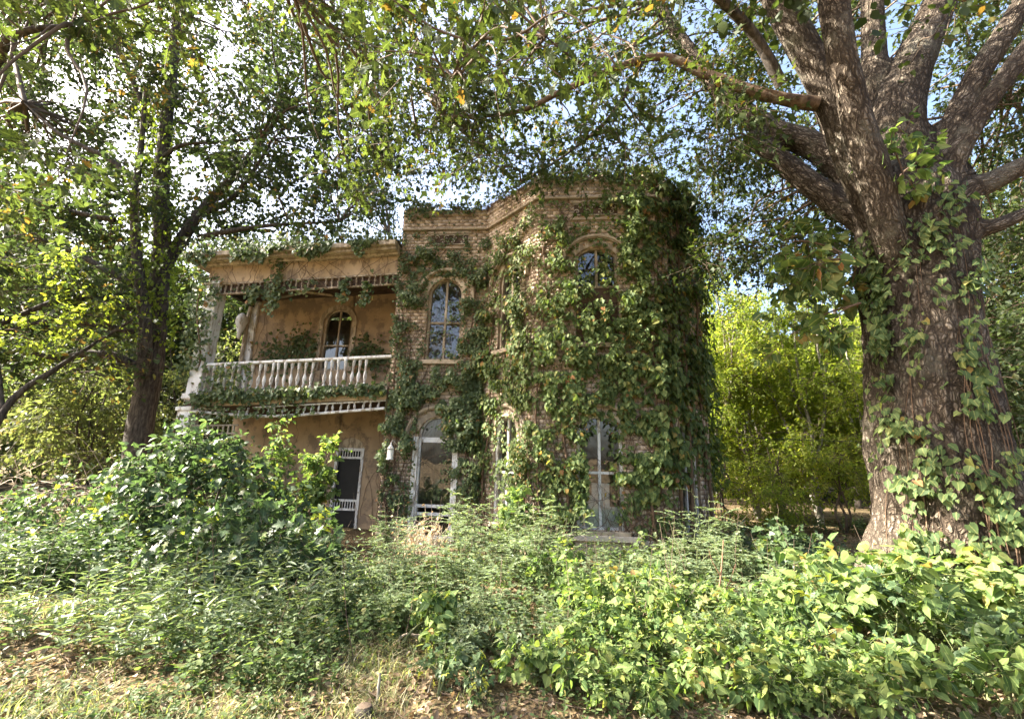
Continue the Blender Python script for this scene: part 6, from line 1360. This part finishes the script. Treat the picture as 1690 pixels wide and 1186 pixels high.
PV = [(-1.55,8.2,.7,.6,'arching privet spray below the tall fanlight window'),(-.75,8.5,1.2,.7,'privet shrub under the angled bay window'),(-.1,7.6,1.15,.7,'tall grey green privet in front of the bay corner'),
      (.75,7.9,1.15,.7,'privet shrub rising left of the pale plinth'),(2.95,8.3,.9,.6,'privet spray right of the pale plinth'),(3.7,8.6,1.15,.7,'privet shrub below the shaded side of the bay'),
      (-1.4,6.4,.8,.7,'dry looking privet behind the arched twig'),(-.55,6.1,.85,.65,'privet shrub between the dry twigs and the sunlit vine'),(.35,6.4,.9,.6,'pale privet spray behind the sunlit vine patch'),
      (1.5,7.0,.55,.7,'privet in the shadow in front of the plinth'),(2.5,6.9,.85,.75,'privet sprays behind the reddish dead sapling'),(3.4,6.9,.85,.7,'privet shrub arching toward the oak'),
      (-.25,5.0,.6,.5,'low privet left of the sunlit vine patch'),(2.0,5.9,.65,.6,'low sunlit privet behind the curved dead branch'),(3.05,5.7,.6,.6,'sunlit privet spray left of the mounded vine'),(.45,4.75,.45,.45,'low privet tuft in the front leaf litter'),
      (2.75,4.35,.4,.45,'small privet tuft at the bottom right'),(-2.3,8.9,.8,.4,'privet close to the wall beside the tall window'),(-1.15,5.2,.55,.5,'low privet behind the grey stake'),(-.35,4.35,.34,.4,'small privet tuft in the litter left of the bottom centre'),(.25,4.1,.28,.35,'tiny privet tuft at the bottom edge centre'),(-1.9,5.5,.6,.5,'privet at the edge of the shaded weeds'),(.9,5.9,.7,.5,'privet mixed into the back of the sunlit vine patch'),(1.75,4.6,.45,.4,'privet poking up through the vines by the hooked branch')]
protos = []
for i, (x, y, h, s_, lb) in enumerate(PV):
    if i < 6: privet(i, 0, 0, 1.0, .62, 22, lb, lsz=.038); protos.append(bpy.data.objects[-1] if False else t_priv)
    src = protos[i % 6]
    if i < 6: t = src
    else:
        t = src.copy(); COL.objects.link(t)
        for ch in src.children:
            c = ch.copy(); COL.objects.link(c); c.parent = t
        t['label'] = lb
    t.location = (x, y, gz(x,y)); t.rotation_euler = (0, 0, i*1.9); w = min(1.0, .45+.6*h)*s_/.62; t.scale = (w, w, h)

# leafy weeds on the left, joined: nobody could count them
def weeds(name, label, n, xs, ys, hr, tm, mat, lsz, nl, seed, dens=None, stemm='greenstem'):
    r = np.random.default_rng(seed); x = r.uniform(*xs, n*3); y = r.uniform(*ys, n*3); k = vnoise(np.column_stack([x*1.1,y*1.1,0*x]), seed); w = np.clip((k-.3)*2.5,0,1)
    if dens is not None: w = w*dens(x,y)
    ok = r.random(n*3) < w; x, y = x[ok][:n], y[ok][:n]; n = len(x); z = ground_h(x,y); h = r.uniform(*hr,n)*(.6+.7*vnoise(np.column_stack([x*.8,y*.8,0*x]), seed+1))
    a = r.uniform(0,6.28,n); ln = r.uniform(0,.35,n)*h; kk = np.repeat(np.arange(n), nl); t_ = np.tile(np.linspace(.15,1,nl), n)+r.normal(0,.03,n*nl); az = np.tile(np.arange(nl)*2.4, n)+np.repeat(r.uniform(0,6.28,n), nl)
    base = np.column_stack([x,y,z]); tip = base+np.column_stack([np.cos(a)*ln,np.sin(a)*ln,h])
    pos = base[kk]+(tip-base)[kk]*t_[:,None]; out = np.column_stack([np.cos(az),np.sin(az),0*az]); N = len(pos)
    V, F, rr2 = scatter(tm, pos, out+np.array([0,0,.35])+r.normal(0,.2,(N,3)), np.array([0,0,1.0])+r.normal(0,.3,(N,3)), lsz*r.uniform(.6,1.2,N)*(1.15-.5*t_), r.random(N))
    o = link(name, np_mesh(name, V, F, rr2, True), M[mat], None, 'stuff'); o['label'] = label
    d = tip-base; xx = nrm(np.cross(d, np.tile([.2,.9,.1],(n,1))))*.0035; V2 = np.stack([base-xx,base+xx,tip],1).reshape(-1,3); F2 = np.arange(3*n).reshape(-1,3)
    link(name.replace('weeds','weed_stalks'), np_mesh(name, V2, F2, None), M[stemm], o)
weeds('weeds', 'grey green weeds standing in front of the left bushes', 420, (-6.6,-1.6), (4.3,7.2), (.2,.85), T_LANCE, 'privet', .16, 14, 601)
weeds('weeds', 'low leafy weeds in the shade in front of the bush', 700, (-3.8,-.8), (3.9,6.6), (.10,.5), T_SMALL, 'weed', .075, 12, 602)
weeds('weeds', 'broad leaved weeds along the left side', 1100, (-10.5,-5.0), (6.0,10.0), (.35,.9), T_OVATE6, 'bushleaf', .10, 12, 603)
weeds('weeds', 'leafy ground weeds among the shrubs before the bay', 1500, (-2.2,5.0), (4.6,9.3), (.15,.5), T_OVATE6, 'weed', .07, 10, 604, lambda x, y: np.clip((y-4.2)/1.0,.15,1))
weeds('weeds', 'ground weeds at the foot of the far thicket', 900, (4.5,16), (9.5,16.5), (.2,.6), T_SMALL, 'bushleaf', .11, 9, 605, lambda x, y: np.where((x > 5.8) & (x < 10.5) & (y > 10.5) & (y < 14.5), .10, 1))
weeds('weeds', 'sunlit low weeds in the front lawn', 800, (-5.5,1.6), (3.2,5.4), (.05,.26), T_SMALL, 'weed', .055, 8, 606)
# grass
r = np.random.default_rng(610); n = 120000; x = r.uniform(-8,4.5,n); y = 2.6+r.random(n)**1.3*6.0; k = vnoise(np.column_stack([x*.9,y*.9,0*x]), 61); k2 = vnoise(np.column_stack([x*3.5,y*3.5,0*x]), 62)
lit = np.clip((x+.9)*.8,0,.85); ok = r.random(n) < np.clip((k*.6+k2*.6-.22)*1.7,0.03,1)*(1-.85*lit); x, y = x[ok], y[ok]; n = len(x)
a = r.uniform(0,6.28,n); tilt = r.uniform(.2,2.2,n)
V, F, rr2 = scatter(T_BLADE, np.column_stack([x,y,ground_h(x,y)-.01]), np.column_stack([np.cos(a)*tilt,np.sin(a)*tilt,np.ones(n)]), np.column_stack([-np.cos(a),-np.sin(a),tilt]), r.uniform(.05,.20,n)*(.6+.8*k[ok]), np.clip(r.random(n)*1.05+.35*(k2[ok]-.4),0,1))
o = link('grass', np_mesh('grass', V, F, rr2, True), M['grass'], None, 'stuff'); o['label'] = 'thin sunlit grass growing in the leaf litter'
# fallen leaves
r = np.random.default_rng(620); n = 36000; x = np.concatenate([r.uniform(-8,6,27000), r.uniform(4.5,13,9000)]); y = np.concatenate([2.4+r.random(27000)**1.3*6.5, r.uniform(8.5,16.5,9000)])
V, F, rr2 = scatter(T_CURL, np.column_stack([x,y,ground_h(x,y)+r.uniform(.0,.03,n)]), np.column_stack([r.normal(0,1,(n,2)), r.normal(0,.25,n)]), np.array([0,0,1.0])+r.normal(0,.45,(n,3)), r.uniform(.03,.075,n), r.random(n))
o = link('leaf_litter', np_mesh('leaf_litter', V, F, rr2), M['litter'], None, 'stuff'); o['label'] = 'brown fallen leaves covering the bare ground'

# dry stalks standing in the undergrowth
r = np.random.default_rng(630); n = 110; x = r.uniform(-6.5,5,n); y = r.uniform(4.4,9.2,n); z = ground_h(x,y); h = r.uniform(.35,1.15,n); a = r.uniform(0,6.28,n); tb = TB()
for i in range(n):
    l = h[i]*r.uniform(.05,.5); b = np.array([x[i],y[i],z[i]]); e = b+np.array([math.cos(a[i])*l,math.sin(a[i])*l,h[i]]); m = (b+e)/2+r.normal(0,.03,3)
    tb.tube([b,m,e], [.005,.004,.002], 3)
    for q in range(int(r.integers(0,4))):
        s_ = b+(e-b)*r.uniform(.4,.95); d = r.normal(0,.10,3)+np.array([0,0,.06]); tb.tube([s_,s_+d*.6+r.normal(0,.01,3),s_+d], .0018, 3)
o = tb.build('dry_stalks', M['twig'], None, 'stuff'); o['label'] = 'dry stalks and dead stems standing among the weeds'
# twigs lying in the litter
tb = TB()
for i in range(260):
    x0, y0 = r.uniform(-5,4), r.uniform(2.9,6.5); th0 = r.uniform(0,6.28); ln = r.uniform(.12,.6); q = np.linspace(0,1,6); xs = x0+np.cos(th0)*ln*q+r.normal(0,.012,6); ys = y0+np.sin(th0)*ln*q+r.normal(0,.012,6)
    tb.tube(np.column_stack([xs, ys, ground_h(xs,ys)+.02+r.uniform(0,.02)]), np.linspace(r.uniform(.003,.008),.002,6), 4)
o = tb.build('fallen_twigs', M['twig'], None, 'stuff'); o['label'] = 'small twigs lying in the leaf litter'

# ------------------------------------------------------------------ dead wood and small things
def stick(name, label, cat, pts, r0, r1, mat, subs=(), group=None):
    loc = pts[0]; t = thing(name, label, cat, loc, 0, group); limb(t, loc, pts, r0, r1, M[mat], 8, 'stem', 30, .10)
    for p, a, b in subs: limb(t, loc, p, a, b, M[mat], 6, 'side_shoot', 14, .08)
    return t
stick('dead_sapling', 'thin reddish dead sapling standing upright in the privet', 'sapling', [(2.15, 5.20, -0.12),(2.20, 5.20, 0.30),(2.28, 5.20, 0.65),(2.36, 5.25, 1.01)], .016,.004, 'redstem', [([(2.22, 5.20, 0.36),(2.37, 5.20, 0.60),(2.45, 5.20, 0.78)],.006,.002),([(2.28, 5.20, 0.65),(2.20, 5.20, 0.80),(2.17, 5.20, 0.92)],.005,.002)])
stick('fallen_branch', 'curved bare branch lying hooked on the sunlit vines', 'branch', [(1.69, 4.00, 0.12),(1.74, 4.00, 0.13),(1.77, 4.05, 0.23),(1.76, 4.05, 0.25)], .016,.013, 'drytwig', [([(1.74, 4.00, 0.15),(1.83, 4.00, 0.11),(1.95, 4.00, 0.07),(2.03, 4.00, 0.12),(2.05, 4.00, 0.21),(2.00, 4.00, 0.29)],.017,.009),([(1.93, 4.00, 0.08),(1.94, 3.90, 0.02),(1.93, 3.80, -0.03)],.011,.008),([(1.80, 4.00, 0.11),(1.80, 3.90, 0.03),(1.83, 3.80, -0.04)],.010,.007)])
stick('fallen_branch', 'grey arched dead twig over the small vine clump', 'branch', [(-1.11, 4.90, -0.10),(-1.00, 4.90, 0.08),(-0.89, 4.90, 0.11),(-0.78, 4.90, 0.03),(-0.72, 4.85, -0.12),(-0.70, 4.80, -0.25)], .014,.005, 'drytwig', [([(-0.89, 4.90, 0.11),(-0.66, 4.90, 0.09),(-0.54, 4.90, -0.08)],.008,.003)])
stick('fallen_branch', 'pale grey branch lying in the leaf litter at the bottom edge', 'branch', [(-0.80, 3.95, -0.02),(-0.66, 3.85, -0.04),(-0.55, 3.75, -0.04),(-0.43, 3.65, -0.06)], .028,.02, 'palebark', [([(-0.73, 3.90, -0.02),(-0.59, 3.95, -0.01),(-0.55, 4.00, 0.10)],.008,.003)])
stick('thin_stake', 'thin grey stake standing in the litter at the bottom edge', 'stake', [(-0.90, 3.75, -0.10),(-0.91, 3.80, 0.05),(-0.92, 3.85, 0.19)], .012,.010, 'grime')
# cut stump with a pale rim at the bottom edge
sx, sy, sz0 = (-0.96, 3.65, 0.00)
st = thing('cut_stump', 'small dark cut stump at the bottom edge beside the stake', 'stump', (sx, sy, sz0)); m_ = MB(); m_.lathe([(.075,-.05),(.062,.03),(.052,.06)], (0,0,0), 14); m_.build('stump_body', M['darkbark'], st, smooth=True); m_ = MB(); m_.lathe([(.050,.062),(.046,.066)], (0,0,0), 14); m_.build('cut_face', M['twig'], st)
# dry brown plant in front of the tall window
r = np.random.default_rng(640); loc = np.array([-1.35,7.6,gz(-1.35,7.6)]); dp = thing('dry_shrub', 'dead brown twiggy shrub with shrivelled leaves below the tall window', 'shrub', tuple(loc)); tb = TB(); ends=[]
for k in range(60):
    a = r.uniform(0,6.28); h = r.uniform(.35,.85); s_ = r.uniform(.1,.5); pts = smooth_path([(r.normal(0,.05),r.normal(0,.05),0),(math.cos(a)*s_*.4,math.sin(a)*s_*.4,h*.55),(math.cos(a)*s_,math.sin(a)*s_,h)], 8, .012); tb.tube(pts, np.linspace(.006,.002,len(pts)), 3); ends += list(pts[4:])
    for q in range(3):
        p0 = pts[r.integers(3,len(pts))]; e = p0+r.normal(0,.13,3)+np.array([0,0,.06]); tb.tube([p0,(p0+e)/2+r.normal(0,.015,3),e], .0022, 3); ends.append(e)
tb.build('twigs', M['drytwig'], dp, 'stuff'); ends = np.array(ends); ends = ends[r.random(len(ends)) < .6]; n = len(ends)
leaves(dp, T_CURL, M['dryleaf'], ends, r.normal(0,1,(n,3))+np.array([0,0,-1.0]), r.normal(0,1,(n,3)), .055*r.uniform(.6,1.3,n), r.random(n))
# brush pile of dead twigs on the left
loc = np.array([-10.3,11.6,gz(-10.3,11.6)]); bp = thing('brush_pile', 'tangle of bare dry twigs left of the porch below the forked tree', 'brush pile', tuple(loc)); tb = TB()
for k in range(260):
    p0 = np.array([r.normal(0,1.5), r.normal(0,.7), abs(r.normal(.35,.35))]); d = nrm(np.array([r.normal(0,1),r.normal(0,.4),r.normal(.15,.35)])); ln = r.uniform(.6,1.9)
    pts = smooth_path([p0,p0+d*ln*.5+r.normal(0,.10,3),p0+d*ln+np.array([0,0,-.15*ln])], 8); tb.tube(pts, np.linspace(r.uniform(.006,.013),.003,len(pts)), 3)
tb.build('twigs', M['drytwig'], bp, 'stuff')
# utility wire crossing in front of the thicket
wr = MB(); q = np.linspace(0,1,24); a = np.array((5.31, 13.00, 2.79)); b = np.array((13.68, 12.00, 2.80)); pts = [tuple(a+(b-a)*k+np.array([0,0,-.35*4*k*(1-k)*.35])) for k in q]; wr.tube(pts, .007, 4)
w_o = wr.build('utility_wire', M['wire'], None); tag(w_o, 'thin black wire strung across the sunny thicket behind the oak', 'wire')
